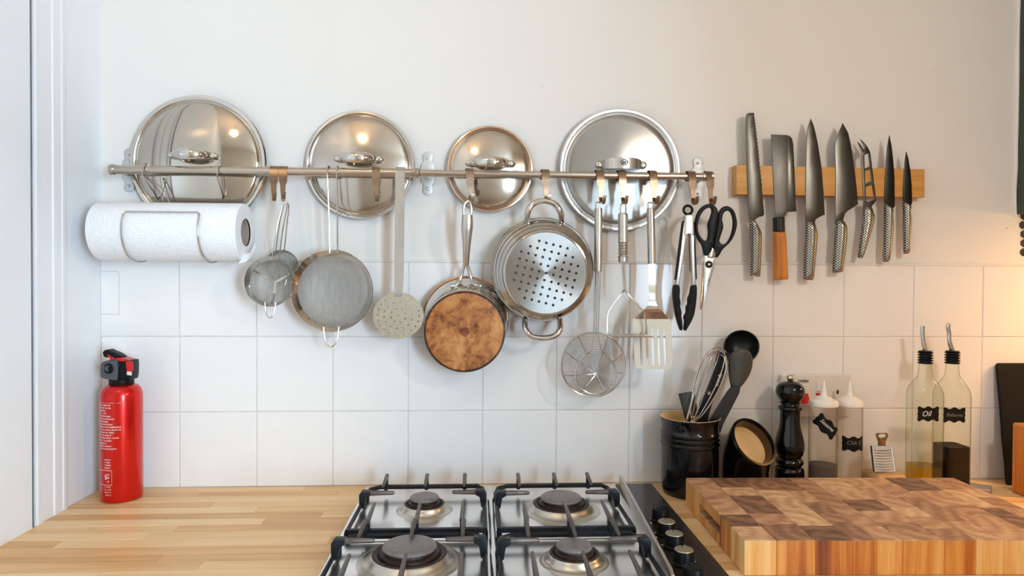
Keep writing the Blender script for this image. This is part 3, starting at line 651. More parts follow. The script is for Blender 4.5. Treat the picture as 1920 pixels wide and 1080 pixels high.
sieve('smallest wire sieve, tucked behind the small front sieve', c, 31 * ms(sy2), .0085, .05, h, at(531, 528, sy2), .012, .008, .0011)
sy3 = -.066; c = at(506, 528, sy3)
h = smooth([at(510, 487, sy3), at(520, 425, -.074), at(529, 384, -.070), q + Vector((.0, -.0015, .001)), at(538, 384, -.072), at(531, 425, -.075), at(523, 487, sy3)], 5)
sieve('small wire sieve with bright seams across its mesh, in front of the smallest one', c, 46 * ms(sy3), .024, .05, h, at(507, 571, sy3), 19 * ms(sy3), 24 * ms(sy3), .0012, cross=True)

# ================================================================== SKIMMER
ky = -.060; c = at(747, 591.5, ky); zt = RP(750).z
sk = thing('skimmer', 'flat perforated skimmer with a long strap handle bent over the rail', 'skimmer', (c.x, ky, c.z))
xs = at(750, 318, ky).x; x2 = at(748, 540, ky).x; wd = 17.5 * ms(ky)
hp = [Vector((xs, RY + .0105, zt - .012)), Vector((xs, RY + .0105, zt)), Vector((xs, RY + .006, zt + .0095)), Vector((xs, RY - .004, zt + .0100)), Vector((xs, RY - .0105, zt + .002)), Vector((xs, RY - .0112, zt - .02)), at(749, 440, ky + .001), Vector((x2, ky, at(748, 520, ky).z)), Vector((x2, ky - .004, at(748, 545, ky).z)), Vector((x2, ky - .002, at(748, 556, ky).z))]
obj('handle', MB().strap(hp, [wd] * 8 + [wd * .85, wd * .8], .0022), 'brushed', sk)
R = 47 * ms(ky); hl_ = [circ(c.x, c.z, R, 56, R * .92)]
for n_, rr in ((1, 0), (8, .30), (14, .56), (22, .82)):
    for k in range(n_):
        a = 2 * PI * k / n_ + rr; hl_.append(circ(c.x + R * rr * math.cos(a), c.z + R * .92 * rr * math.sin(a), .0018, 8))
obj('perforated_disc', MB().plate(hl_, ky - .001, ky + .0008, 0), 'dull', sk, flat=True)

# ================================================================== FRYING PAN
fy0, fy1 = -.0245, -.066
cr = at(873, 599, fy0); cb = at(871, 622, fy1); Rr = 79 * ms(fy0); Rb = 78.5 * ms(fy1)
fp = thing('frying_pan', 'frying pan hung with its scorched brown base facing out', 'frying pan', (cb.x, fy1, cb.z))
rs = []
for t_, rr in ((0, Rr), (.15, Rr * .995), (.4, Rr * .985), (.7, Rr * .972), (.88, Rb * .99), (.97, Rb * .965), (1.0, Rb * .92)):
    o_ = cr.lerp(cb, t_); rs.append([o_ + Vector((math.cos(2 * PI * k / 72) * rr, 0, math.sin(2 * PI * k / 72) * rr)) for k in range(72)])
inner = [[p + (cr - p) * .02 + Vector((0, .0, 0)) for p in rs[0]], [cr.lerp(cb, .9) + (p - cr) * .94 for p in rs[0]]]
obj('side_wall', MB().rings([inner[1], inner[0]] + rs, False, False), 'steel', fp, sharp=1.0)
obj('rim', MB().torus(cr, (0, 1, 0), Rr, .0024, 72, 8), 'copper', fp)
obj('base', MB().lathe([(Rb * .965, -.004), (Rb * .972, -.001), (Rb * .95, .0016), (Rb * .9, .0022), (Rb * .5, .0016), (.0001, .0016)], cb, (0, -1, 0), 72), 'scorched', fp)
q = hang(879)
ha = at(874.5, 498, -.050)
pts = smooth([at(876.3, 403, -.070), at(876, 420, -.070), at(875.3, 440, -.067), at(874.5, 470, -.060), at(873.4, 497, -.050)], 5); n = len(pts) - 1
rr = [.0098 + .0014 * math.sin(PI * min(1, i / n * 1.5)) - .0042 * max(0, i / n - .35) / .65 for i in range(n + 1)]
hd = obj('handle', MB().tube(pts, rr, 16, flat=.75, up=(0, 1, 0)), 'brushed', fp)
lp = [at(869.8, 404, -.070), at(869.3, 392, -.070), at(872, 381, -.069), Vector((q.x - .002, q.y, q.z + .0005)), at(882, 381, -.069), at(884.2, 392, -.070), at(883, 404, -.070)]
obj('hanging_eye', MB().tube(smooth(lp, 5), .0027, 10), 'brushed', hd)
for s in (-1, 1):
    f_ = [at(873.4 + s * 1.5, 494, -.051), at(873.4 + s * 6, 507, -.047), at(873.4 + s * 10, 522, -.045), at(873.4 + s * 16, 533, -.051), at(873.4 + s * 29, 537, -.053)]
    yk = obj('fork_arm', MB().tube(smooth(f_, 5), [.0034] * 16 + [.0040] * 5, 10), 'brushed', fp)
    for u in (18, 27): obj('rivet', MB().lathe([(.0001, .0022), (.002, .0018), (.003, 0)], at(873.4 + s * u, 536 if u > 20 else 534, -.0560), (0, -1, 0), 10), 'brushed', yk)

# ================================================================== STEAMER BASKET
ty0, ty1 = -.034, -.098
cr = at(1017, 505, ty0); cb = at(1024, 512, ty1); R = 97.5 * ms(ty0); Rb = 76 * ms(ty1)
st = thing('steamer_basket', 'round steel steamer basket with punched base and two loop handles', 'steamer', (cr.x, ty0, cr.z))
prof = [(R * .95, .004), (R * .985, .0045), (R, .002), (R, -.001), (R * .985, -.0035), (R * .955, -.0035), (R * .945, -.006), (R * .955, -.010), (R * .95, -.014), (R * .915, -.016), (R * .905, -.020), (R * .912, -.030), (R * .905, -.036), (R * .868, -.038), (R * .860, -.042), (R * .862, -.054), (Rb * 1.085, -.0575), (Rb * 1.065, -.0615), (Rb * 1.02, -.0625), (Rb, -.064)]
dv = Vector((0, ty1 - ty0, 0)).normalized(); tot = ty0 - ty1
def skew(h): return cr.lerp(cb, max(0, -h) / tot)
rs = [[Vector((skew(h).x + r * math.cos(2 * PI * k / 80), ty0 + h, skew(h).z + r * math.sin(2 * PI * k / 80))) for k in range(80)] for r, h in prof]
obj('stepped_wall', MB().rings(rs, False, False), 'basket', st, sharp=.45)
hl_ = [circ(cb.x, cb.z, Rb * 1.004, 72)]; pt = .0138 * 1.0; a_ = math.radians(-14)
for i in range(-6, 7):
    for j in range(-6, 7):
        u, v = (i * math.cos(a_) - j * math.sin(a_)) * pt, (i * math.sin(a_) + j * math.cos(a_)) * pt
        if math.hypot(u, v) < Rb * .84: hl_.append(circ(cb.x + u, cb.z + v, .0026, 12))
obj('punched_base', MB().plate(hl_, ty1 - .0005, ty1 + .0007, 0), 'radial_dim', st, flat=True)
def loop_handle(pts, r): return MB().tube(smooth(pts, 6), r, 12)
q = hang(1020)
yy = -.045
obj('loop_handle', loop_handle([at(987, 418, -.034), at(988, 412, -.05), at(990, 398, -.064), at(999, 383, -.066), at(1020, 376.5, -.0665), at(1041, 383, -.066), at(1051, 398, -.064), at(1053, 412, -.05), at(1053, 418, -.034)], .0056), 'steel', st)
obj('loop_handle', loop_handle([at(985, 596, -.034), at(984, 604, -.05), at(986, 618, -.062), at(996, 630, -.064), at(1018, 634, -.064), at(1039, 630, -.064), at(1050, 618, -.062), at(1050, 602, -.05), at(1048, 594, -.034)], .0056), 'steel', st)

# ================================================================== ROUND WIRE STRAINER
vy = -.058; q = hang(1122)
sp = thing('wire_strainer', 'round spiral wire strainer with a tubular steel handle', 'strainer', (q.x, vy, q.z))
zt, zb = at(1122, 390, -.070), at(1121.5, 510, -.066)
obj('handle', MB().tube([zt, zt.lerp(zb, .03), zt.lerp(zb, .97), zb], [.0068, .0078, .0078, .0072], 18), 'brushed', sp)
obj('hanging_loop', MB().tube(smooth([zt + Vector((-.0045, 0, -.002)), zt + Vector((-.0048, 0, .010)), Vector((q.x - .002, q.y, q.z)), Vector((q.x + .003, q.y, q.z)), zt + Vector((.0052, 0, .010)), zt + Vector((.0048, 0, -.002))], 4), .0013, 8), 'wire', sp)
cc = at(1112, 683.5, vy); R = 61 * ms(vy); nk = at(1117, 622, vy - .001)
for s in (-1, 0, 1): obj('stem_wire', MB().tube([zb + Vector((s * .0042, .000, .004)), nk + Vector((s * .0042, 0, .0))], .0014, 8), 'wire', sp)
obj('rim_wire', MB().torus(cc, (0, -1, 0), R, .0017, 72, 8), 'wire', sp)
ci = at(1117, 701, vy - .002); Ri = 38.5 * ms(vy)
key = [nk + Vector((-.003, -.001, 0)), at(1110, 645, vy - .002), at(1107, 659, vy - .002), at(1101, 663, vy - .002)] + [Vector((ci.x + Ri * math.cos(a), vy - .002, ci.z + Ri * math.sin(a))) for a in [math.radians(d) for d in range(125, 416, 15)]] + [at(1133, 663, vy - .002), at(1128, 658, vy - .002), at(1124, 645, vy - .002), nk + Vector((.003, -.001, 0))]
obj('brace_wire', MB().tube(smooth(key, 3), .0014, 8), 'wire', sp)
b = MB(); hub = at(1117, 700, vy + .020)
for i in range(1, 25):
    f = i / 25; o_ = hub.lerp(cc, f ** 1.3); o_.y = vy + .020 * (1 - f * f); b.torus(o_, (0, -1, 0), R * f, .00048, 48, 4)
s_ = obj('spiral_wires', b, 'wire', sp); s_['kind'] = 'stuff'
b = MB()
for an in (20, 62, 118, 155, 200, 245, 295, 345):
    a = math.radians(an); pts = []
    for i in range(9):
        f = i / 8; o_ = hub.lerp(cc, f ** 1.3); pts.append(Vector((o_.x + R * f * math.cos(a), vy + .0195 * (1 - f * f) - .0006, o_.z + R * f * math.sin(a))))
    b.tube(pts, .0009, 5)
obj('spoke_wires', b, 'wire', sp)

# ================================================================== MASHER
q = hang(1163); my = -.070
pm_ = thing('masher', 'wire masher with ribbed steel handle and grid foot seen edge on', 'masher', (q.x, my, q.z))
zt, zb = at(1168, 400, my), at(1168.5, 492, my)
n = 34; pts = [zt.lerp(zb, i / n) for i in range(n + 1)]; rr = [.0090 + (.0012 * (-1) ** i if 19 < i < 31 else 0.0006) for i in range(n + 1)]; rr[0] = .0082; rr[-1] = .009
obj('handle', MB().tube(pts, rr, 18), 'brushed', pm_, sharp=.9)
obj('hanging_loop', MB().tube(smooth([zt + Vector((-.005, 0, -.002)), zt + Vector((-.0052, 0, .012)), Vector((q.x - .002, q.y, q.z)), Vector((q.x + .003, q.y, q.z)), zt + Vector((.0055, 0, .012)), zt + Vector((.005, 0, -.002))], 4), .0014, 8), 'wire', pm_)
fk = at(1171, 540, -.077)
for s, e in ((-1, [(1165, 550), (1146, 575), (1139, 592), (1138, 627)]), (1, [(1176, 550), (1198, 574), (1209, 590), (1211, 627)])):
    y_ = -.083; obj('side_wire', MB().tube(smooth([zb + Vector((s * .002, 0, .004)), fk + Vector((s * .0015, 0, 0))] + [at(a, b_, y_) for a, b_ in e], 5), .0016, 8), 'wire', pm_)
pl0, pl1 = at(1138, 627, -.083), at(1211, 627, -.083); zp = pl0.z; b = MB()
cxm = (pl0.x + pl1.x) / 2; hw = (pl1.x - pl0.x) / 2
b.tube([(pl0.x, -.128, zp), (pl1.x, -.128, zp), (pl1.x, -.083, zp), (pl0.x, -.083, zp)], .0016, 6, True)
for i in range(1, 9): x = pl0.x + (pl1.x - pl0.x) * i / 9; b.tube([(x, -.128, zp), (x, -.083, zp)], .0010, 5)
for i in range(1, 6): y_ = -.128 + .045 * i / 6; b.tube([(pl0.x, y_, zp), (pl1.x, y_, zp)], .0010, 5)
obj('grid_foot', b, 'wire', pm_)

# ================================================================== SLOTTED TURNER
q = hang(1221); uy = -.068
tn = thing('slotted_turner', 'steel slotted turner with five slots and a tubular handle', 'turner', (q.x, uy, q.z))
zt, zb = at(1220, 390, uy), at(1222, 495, uy)
obj('handle', MB().tube([zt, zt.lerp(zb, .03), zt.lerp(zb, .97), zb], [.0066, .0076, .0076, .0074], 18), 'brushed', tn)
obj('hanging_loop', MB().tube(smooth([zt + Vector((-.0048, 0, -.002)), zt + Vector((-.005, 0, .010)), Vector((q.x - .002, q.y, q.z)), Vector((q.x + .003, q.y, q.z)), zt + Vector((.0052, 0, .010)), zt + Vector((.005, 0, -.002))], 4), .0014, 8), 'wire', tn)
px_ = [(1222, 490, 13), (1222.5, 530, 12), (1223, 560, 12), (1223.2, 570, 14), (1223, 580, 30), (1222.5, 589, 50), (1222, 598, 66)]
ys = [uy, uy - .003, uy - .008, uy - .012, uy - .010, uy - .0055, uy - .0005]
obj('neck', MB().strap([at(a, b_, y_) for (a, b_, w_), y_ in zip(px_, ys)], [w_ * ms(uy) for a, b_, w_ in px_], .0018), 'steel', tn)
by_ = uy - .0005; bl = pix([(1188, 597), (1255, 597), (1258, 602), (1258, 640), (1257, 676), (1254, 688), (1249, 690), (1196, 690), (1190, 687), (1187, 676), (1185.5, 640), (1186, 601)], by_)
sl = [bl]
for x, a, b_ in ((1200, 622, 681), (1211, 610, 681), (1222, 612, 681), (1233, 617, 681), (1244, 622, 681)):
    w_ = 2.4; o_ = [(x - w_, b_), (x - w_, a + 2)] + [(x - w_ * math.cos(t_), a + 2 - w_ * math.sin(t_)) for t_ in (PI / 4, PI / 2, 3 * PI / 4)] + [(x + w_, a + 2), (x + w_, b_)] + [(x + w_ * math.cos(t_), b_ + w_ * math.sin(t_)) for t_ in (PI / 4, PI / 2, 3 * PI / 4)]
    sl.append(pix(o_, by_))
mb = MB().plate(sl, by_ - .0008, by_ + .0008, 0); zt_ = max(v.z for v in mb.v)
for v in mb.v: v.y -= (zt_ - v.z) * .16
obj('slotted_blade', mb, 'turner', tn, flat=True)

# ================================================================== TONGS
q = hang(1293); gy = -.064
tg = thing('tongs', 'steel kitchen tongs with black scalloped tips and hanging ring', 'tongs', (q.x, gy, q.z))
Z5 = lambda pts: zm(pts, 4.32, 1250, 370)
cR = at(1289.8, 393.8, gy); obj('hanging_ring', MB().torus(cR, (0, 1, 0), 8.2 * ms(gy), .0026, 32, 8), 'black', tg)
obj('arm_head', MB().plate([smooth2(pix(Z5([(145, 148), (205, 148), (212, 200), (214, 310), (176, 296), (132, 315), (136, 200)]), gy), 3)], gy - .006, gy + .006, .0015), 'brushed', tg)
obj('arm', MB().plate([pix(Z5([(134, 200), (172, 290), (150, 340), (98, 716), (66, 716), (100, 440)]), gy)], gy - .0055, gy + .0055, .001), 'brushed', tg)
obj('arm', MB().plate([pix(Z5([(212, 200), (186, 290), (188, 340), (203, 716), (232, 716), (222, 440)]), gy)], gy - .0055, gy + .0055, .001), 'brushed', tg)
obj('grip_strip', MB().plate([pix(Z5([(124, 195), (134, 192), (108, 430), (74, 665), (63, 668), (92, 430)]), gy)], gy - .0070, gy + .004, .001), 'black', tg)
obj('grip_strip', MB().plate([pix(Z5([(209, 192), (218, 205), (228, 430), (237, 662), (230, 665), (218, 430)]), gy)], gy - .0070, gy + .004, .001), 'black', tg)
obj('spring_wire', MB().tube([at(*Z5([(172, 296)])[0], gy - .006), at(*Z5([(186, 322)])[0], gy - .007), at(*Z5([(181, 340)])[0], gy - .006), at(*Z5([(190, 600)])[0], gy - .006)], .0009, 6), 'dark_print', tg)
obj('silicone_tip', MB().plate([smooth2(pix(Z5([(56, 716), (95, 716), (100, 770), (97, 800), (106, 850), (103, 880), (114, 930), (112, 960), (120, 1005), (122, 1060), (116, 1076), (106, 1066), (76, 970), (53, 820)]), gy), 3)], gy - .008, gy + .008, .002), 'silicone', tg)
obj('silicone_tip', MB().plate([smooth2(pix(Z5([(200, 716), (235, 716), (234, 820), (212, 960), (156, 1068), (147, 1078), (140, 1066), (146, 1005), (140, 970), (158, 930), (158, 890), (172, 860), (172, 820), (188, 780)]), gy), 3)], gy - .008, gy + .008, .002), 'silicone', tg)

# ================================================================== SCISSORS
q = hang(1326); cy = -.066
sc = thing('scissors', 'kitchen scissors with black loop handles hanging from the last hook', 'scissors', (q.x, cy, q.z))
obj('handle', MB().plate([smooth2(pix(Z5([(350, 54), (300, 66), (255, 110), (229, 180), (226, 265), (246, 335), (280, 385), (296, 450), (302, 468), (335, 468), (366, 425), (385, 300), (410, 170), (402, 90)]), cy), 4), smooth2(pix(Z5([(342, 84), (292, 112), (254, 190), (249, 270), (274, 325), (308, 353), (327, 335), (334, 280), (330, 215), (352, 155), (362, 105)]), cy), 4)], cy - .006, cy + .004, .0022), 'black', sc)
obj('handle', MB().plate([smooth2(pix(Z5([(490, 72), (442, 88), (414, 140), (412, 180), (392, 300), (374, 420), (388, 475), (412, 484), (452, 420), (512, 362), (550, 290), (566, 205), (542, 112)]), cy), 4), smooth2(pix(Z5([(494, 108), (458, 128), (446, 180), (455, 240), (432, 318), (424, 358), (452, 382), (490, 360), (524, 290), (536, 202), (522, 132)]), cy), 4)], cy - .005, cy + .005, .0022), 'black', sc)
obj('blade', MB().plate([pix(Z5([(304, 462), (388, 470), (390, 500), (384, 560), (356, 660), (304, 868), (296, 878), (300, 640)]), cy)], cy - .002, cy + .0002, .0004), 'brushed', sc)
obj('blade', MB().plate([pix(Z5([(300, 520), (320, 540), (300, 800), (284, 908), (274, 910), (276, 800), (292, 600)]), cy)], cy + .0003, cy + .0022, .0004), 'copper', sc)
obj('bolster', MB().plate([smooth2(pix(Z5([(362, 408), (340, 440), (330, 478), (358, 492), (388, 480), (384, 440)]), cy), 3)], cy - .006, cy - .0015, .0012), 'steel', sc)
p = at(*Z5([(342, 543)])[0], cy - .002); pv = obj('pivot', MB().lathe([(.0001, .002), (.0055, .002), (.0072, .0008), (.0072, -.001)], p, (0, -1, 0), 24), 'black', sc)
obj('pivot_screw', MB().lathe([(.0001, .0018), (.002, .0016), (.0032, 0)], p + Vector((0, -.002, 0)), (0, -1, 0), 16), 'steel', pv)
obj('stamp', MB().plate([pix(Z5([(345, 655), (349, 660), (340, 690), (336, 688)]), cy - .0022)], cy - .0024, cy - .0019).plate([pix(Z5([(338, 692), (340, 695), (333, 722), (329, 718)]), cy - .0022)], cy - .0024, cy - .0019), 'dark_print', sc)

# ================================================================== KNIFE RACK AND KNIVES
K6 = lambda pts: zm(pts, 3.0, 1360, 190)
kb = pix([(1380, 309.5), (1733, 317.5), (1733, 370), (1380, 364.5)], -.020)
rk = tag(obj('knife_rack', MB().plate([kb], -.022, 0.0035, .0015), 'bamboo', None, (at(1556, 340, 0).x, 0, at(1556, 340, 0).z)), 'bamboo magnetic knife rack with seven knives on it', 'knife rack')
def half_round(outline_px, y, depth, n=22):
    """swelling handle: the outline's width at each height, bulging half round towards the viewer"""
    base = smooth2(pix(outline_px, y), 3); zs = [p[1] for p in base]; a, b = min(zs), max(zs); rs = []; m = 12
    for i in range(n + 1):
        t = i / n; t = .006 + .988 * (t + (.5 - .5 * math.cos(PI * t))) / 2; z = a + (b - a) * t; xs = []
        for k in range(len(base)):
            (x0, z0), (x1, z1) = base[k], base[(k + 1) % len(base)]
            if (z0 - z) * (z1 - z) <= 0 and abs(z1 - z0) > 1e-9: xs.append(x0 + (x1 - x0) * (z - z0) / (z1 - z0))
        c, h = (min(xs) + max(xs)) / 2, max(.0004, (max(xs) - min(xs)) / 2); d = depth * min(1, (h / .006)) * min(1, .55 + 6 * min(t, 1 - t))
        rs.append([Vector((c - h * math.cos(PI * k / m), y - d * math.sin(PI * k / m), z)) for k in range(m + 1)])
    return MB().rings(rs)
def knife(name, label, cat_, blade_px, handle_px, mats=('blade', 'dimple'), holes=(), hd=.008, spine=.0022, bevel_px=None, extra=None, neck=None):
    y = -.0232; c = at(*K6([handle_px[0]])[0], y)
    t = thing(name, label, cat_, (c.x, -.022, c.z), 'knives on the magnetic rack')
    obj('blade', MB().plate([pix(K6(blade_px), y)] + [pix(K6(h), y) for h in holes], y - .0010, y + .0011, .0004), mats[0], t)
    hx = half_round(K6(handle_px), y + .004, hd + .004); obj('handle', hx, mats[1], t)
    if extra: extra(t, y)
    return t
# bread knife with teeth down its right edge
edge = []; e0 = [(158, 64), (166, 130), (174, 200), (184, 290), (192, 380), (204, 480)]
for (x0, z0), (x1, z1) in zip(e0[:-1], e0[1:]):
    for k in range(8):
        f = k / 8; edge.append((x0 + (x1 - x0) * f + 4 * abs((k % 2)), z0 + (z1 - z0) * f))
knife('bread_knife', 'serrated bread knife, leftmost on the bamboo rack', 'knife', [(114, 100), (118, 74), (130, 66)] + edge + [(204, 480), (218, 636), (210, 646), (186, 652), (160, 672), (134, 672), (128, 560), (122, 400), (116, 220)], [(134, 664), (158, 664), (176, 692), (202, 740), (202, 800), (194, 975), (190, 982), (140, 982), (137, 975), (137, 850), (135, 740)])
def nak(t, y):
    obj('ferrule', half_round(K6([(267, 655), (298, 655), (328, 655), (330, 695), (331, 737), (300, 737), (269, 737), (268, 695)]), y + .005, .0145), 'ferrule', t)
    obj('cutting_bevel', MB().plate([pix(K6([(348, 200), (372, 206), (380, 240), (398, 620), (345, 621), (350, 400)]), y)], y - .0016, y - .0008, .0002), 'blade', t)
knife('vegetable_knife', 'square-ended vegetable knife with an orange wooden handle and black ferrule', 'knife', [(257, 186), (345, 190), (364, 197), (375, 212), (380, 240), (398, 620), (345, 623), (338, 640), (330, 656), (282, 656), (278, 620), (270, 440)], [(269, 735), (300, 735), (335, 735), (343, 860), (350, 996), (346, 1002), (310, 1004), (274, 1004), (271, 998), (270, 860)], ('blade_forged', 'handle_wood'), (), .010, extra=nak)
knife('chef_knife', 'long pointed chef knife with dimpled handle, third from left', 'knife', [(480, 97), (494, 130), (505, 170), (520, 240), (540, 370), (552, 520), (558, 638), (530, 650), (508, 664), (500, 690), (450, 690), (450, 600), (452, 400), (455, 200), (464, 145)], [(450, 684), (478, 682), (500, 680), (508, 716), (516, 745), (514, 790), (504, 900), (494, 998), (488, 1003), (445, 1000), (438, 996), (442, 860), (447, 760)])
knife('wide_knife', 'widest pointed knife with a flared heel, middle of the rack', 'knife', [(660, 122), (690, 178), (705, 245), (722, 350), (737, 480), (746, 578), (715, 600), (690, 614), (672, 632), (664, 660), (660, 690), (616, 690), (617, 640), (618, 560), (620, 400), (615, 240), (628, 196)], [(620, 680), (642, 676), (662, 672), (674, 690), (682, 715), (681, 780), (668, 880), (656, 960), (650, 966), (610, 966), (602, 962), (605, 880), (612, 780)])
cheese_holes = [[(781, 303), (803, 293), (812, 364), (783, 380)], [(784, 392), (814, 380), (822, 443), (786, 468)], [(788, 482), (826, 468), (838, 548), (808, 566), (788, 562)]]
knife('cheese_knife', 'openwork cheese knife with a forked tip', 'knife', [(742, 228), (758, 240), (776, 270), (782, 274), (780, 258), (770, 234), (757, 212), (778, 230), (800, 258), (814, 286), (828, 400), (848, 555), (840, 572), (822, 590), (824, 606), (776, 606), (776, 520), (770, 400), (768, 300), (760, 268)], [(776, 600), (800, 598), (820, 596), (832, 630), (838, 655), (828, 700), (800, 790), (772, 876), (764, 884), (746, 880), (745, 868), (756, 780), (770, 690)], holes=cheese_holes, hd=.006)
knife('utility_knife', 'slim dark utility knife, second from the right on the rack', 'knife', [(922, 190), (934, 250), (943, 330), (950, 420), (953, 590), (944, 602), (934, 598), (893, 571), (897, 450), (903, 340), (910, 260)], [(893, 572), (915, 588), (940, 604), (948, 606), (938, 628), (942, 690), (936, 780), (920, 890), (910, 904), (892, 904), (884, 894), (888, 780), (891, 680)], ('blade_dark', 'dimple'), hd=.007)
knife('paring_knife', 'short dark paring knife, rightmost and smallest on the rack', 'knife', [(1017, 283), (1028, 320), (1040, 390), (1047, 470), (1050, 570), (1044, 586), (998, 560), (1000, 480), (1005, 400), (1010, 330)], [(998, 561), (1020, 575), (1044, 592), (1035, 622), (1043, 660), (1040, 740), (1032, 845), (1024, 858), (1006, 858), (999, 848), (998, 740), (998, 650)], ('blade_dark', 'dimple'), hd=.006)

# ================================================================== HOB
HT = WT + .0045
hob = thing('gas_hob', 'four burner steel gas hob set on the worktop with black knob panel', 'hob', (.065, -.27, WT))
hx0, hx1, hy0, hy1 = -.2205, .353, -.515, -.022
obj('base_plate', MB().box(hx0, hx1 - .075, hy0, hy1, WT + .0001, HT, .0022), 'hob_steel', hob)
obj('control_panel', MB().box(hx1 - .0748, hx1, hy0, hy1, WT + .0001, HT + .001, .0022), 'panel_black', hob)
rg = MB(); rg.tube([(.026, hy1 - .012, HT - .002), (.026, hy0 + .012, HT - .002)], .0075, 12, flat=.6, up=(0, 0, 1)); obj('centre_ridge', rg, 'hob_steel', hob)
for a, b in ((-.196, .010), (.042, .250)):
    obj('cross_ridge', MB().tube([(a, -.305, HT - .002), (b, -.305, HT - .002)], .0065, 12, flat=.6, up=(0, 0, 1)), 'hob_steel', hob)
# burners
BURN = [(-.0935, -.1610, .0262, 'small back'), (-.0980, -.3760, .0400, 'large front'), (.1500, -.1690, .0370, 'large back'), (.1425, -.3840, .0268, 'small front')]
for bx, by, R, nm in BURN:
    o = (bx, by, HT)
    cup = obj('burner_cup', MB().lathe(smooth1([(R * 1.95, -.0005), (R * 1.80, .0012), (R * 1.62, .0022), (R * 1.50, .0055), (R * 1.38, .0110), (R * 1.30, .0122), (R * 1.22, .0112), (R * 1.1, .008)]), o, (0, 0, 1), 56), 'brass_steel', hob)
    obj('burner_ring', MB().lathe([(R * 1.34, .0112), (R * 1.36, .0126), (R * 1.32, .0136), (R * 1.2, .0132), (R * 1.1, .010)], o, (0, 0, 1), 56), 'burner_dark', cup)
    hd = MB()
    hd.lathe([(R * 1.10, .009), (R * 1.08, .0145), (R * .92, .0165), (R * .90, .021), (.0001, .021)], o, (0, 0, 1), 48)
    n = int(R * 900)
    for k in range(n):
        a = 2 * PI * k / n; hd.lathe([(.0011, 0), (.0011, .0012)], (bx + math.cos(a) * R * .905, by + math.sin(a) * R * .905, HT + .0185), (math.cos(a), math.sin(a), 0), 6, True)
    obj('flame_spreader', hd, 'burner_dark', cup)
    obj('burner_cap', MB().lathe([(.0001, .0262), (R * .80, .0262), (R * .90, .0256), (R * .97, .0240), (R, .0220), (R * .98, .0200), (R * .5, .0195)], o, (0, 0, 1), 56), 'burner_cap', cup)
    obj('spark_pin', MB().tube([(bx + R * .2, by + R * 1.15, HT + .008), (bx + R * .2, by + R * 1.15, HT + .020)], .0014, 8), 'white_print', cup)
# pan supports
def finger(p0, p1, r0=.0040, r1=.0028):
    return MB().tube([p0, Vector(p0).lerp(Vector(p1), .12), p1, Vector(p1) + (Vector(p1) - Vector(p0)).normalized() * .002], [r0, r0, r1, r1 * .6], 8)
SUP = [('back left', -.205, .0135, -.078, -.291, -.158, (.15, .50, .83)), ('front left', -.207, .0120, -.320, -.500, -.374, (.15, .50, .85)), ('back right', .0355, .2520, -.080, -.292, -.166, (.20, .52, .82)), ('front right', .0330, .2520, -.324, -.502, -.382, (.20, .52, .82))]
for nm, x0, x1, y0, y1, yb, fx in SUP:
    t = thing('pan_support', 'black cast iron pan support over the %s burner of the hob' % nm, 'pan support', ((x0 + x1) / 2, (y0 + y1) / 2, HT), 'pan supports on the hob')
    zf = HT + .0125; k = .022
    obj('back_bar', MB().tube([(x0, y0 - k, zf - .003), (x0 + .004, y0 - k * .3, zf + .001), (x0 + k, y0, zf + .0035), (x1 - k * .6, y0, zf + .0035), (x1 - .003, y0 - k * .3, zf), (x1, y0 - k, zf - .003)], .0042, 4), 'cast', t)
    obj('front_bar', MB().tube([(x0, y1, zf), (x1, y1, zf)], .0052, 4), 'cast', t)
    for x in (x0, x1): obj('side_rod', MB().tube([(x, y0 - k, zf - .003), (x, y1, zf)], .0036, 8), 'cast', t)
    zt = HT + .0335
    for x, s in ((x0, 1), (x1, -1)):
        b = MB().plate([[(x - s * .003, zf - .007), (x - s * .003, zt - .004), (x + s * .001, zt + .001), (x + s * .016, zt + .001), (x + s * .016, zt - .006), (x + s * .009, zt - .010), (x + s * .006, zf - .007)]], yb - .009, yb + .009, .001)
        bk = obj('side_bracket', b, 'cast', t); obj('support_finger', finger((x + s * .010, yb, zt - .003), (x + s * .056, yb, zt - .003), .0050, .0036), 'cast_worn', bk)
    for i, f in enumerate(fx):
        x = x0 + (x1 - x0) * f
        ff = obj('support_finger', finger((x, y0 + .012, zt + .001), (x, y0 - .040, zt - .003)), 'cast_worn', t); obj('finger_post', MB().box(x - .0035, x + .0035, y0 - .005, y0 + .005, zf - .002, zt - .001, .001), 'cast', ff)
        ff = obj('support_finger', finger((x, y1 - .006, zt - .004), (x, y1 + .068, zt), .0042, .0028), 'cast_worn', t); obj('finger_post', MB().box(x - .0035, x + .0035, y1 - .005, y1 + .005, zf - .002, zt - .003, .001), 'cast', ff)
    for x in (x0, x1):
        for y in (y0 - k, y1): obj('foot', MB().lathe([(.0045, -.0002), (.0045, zf - HT - .002), (.003, zf - HT)], (x, y, HT), (0, 0, 1), 10), 'black', t)
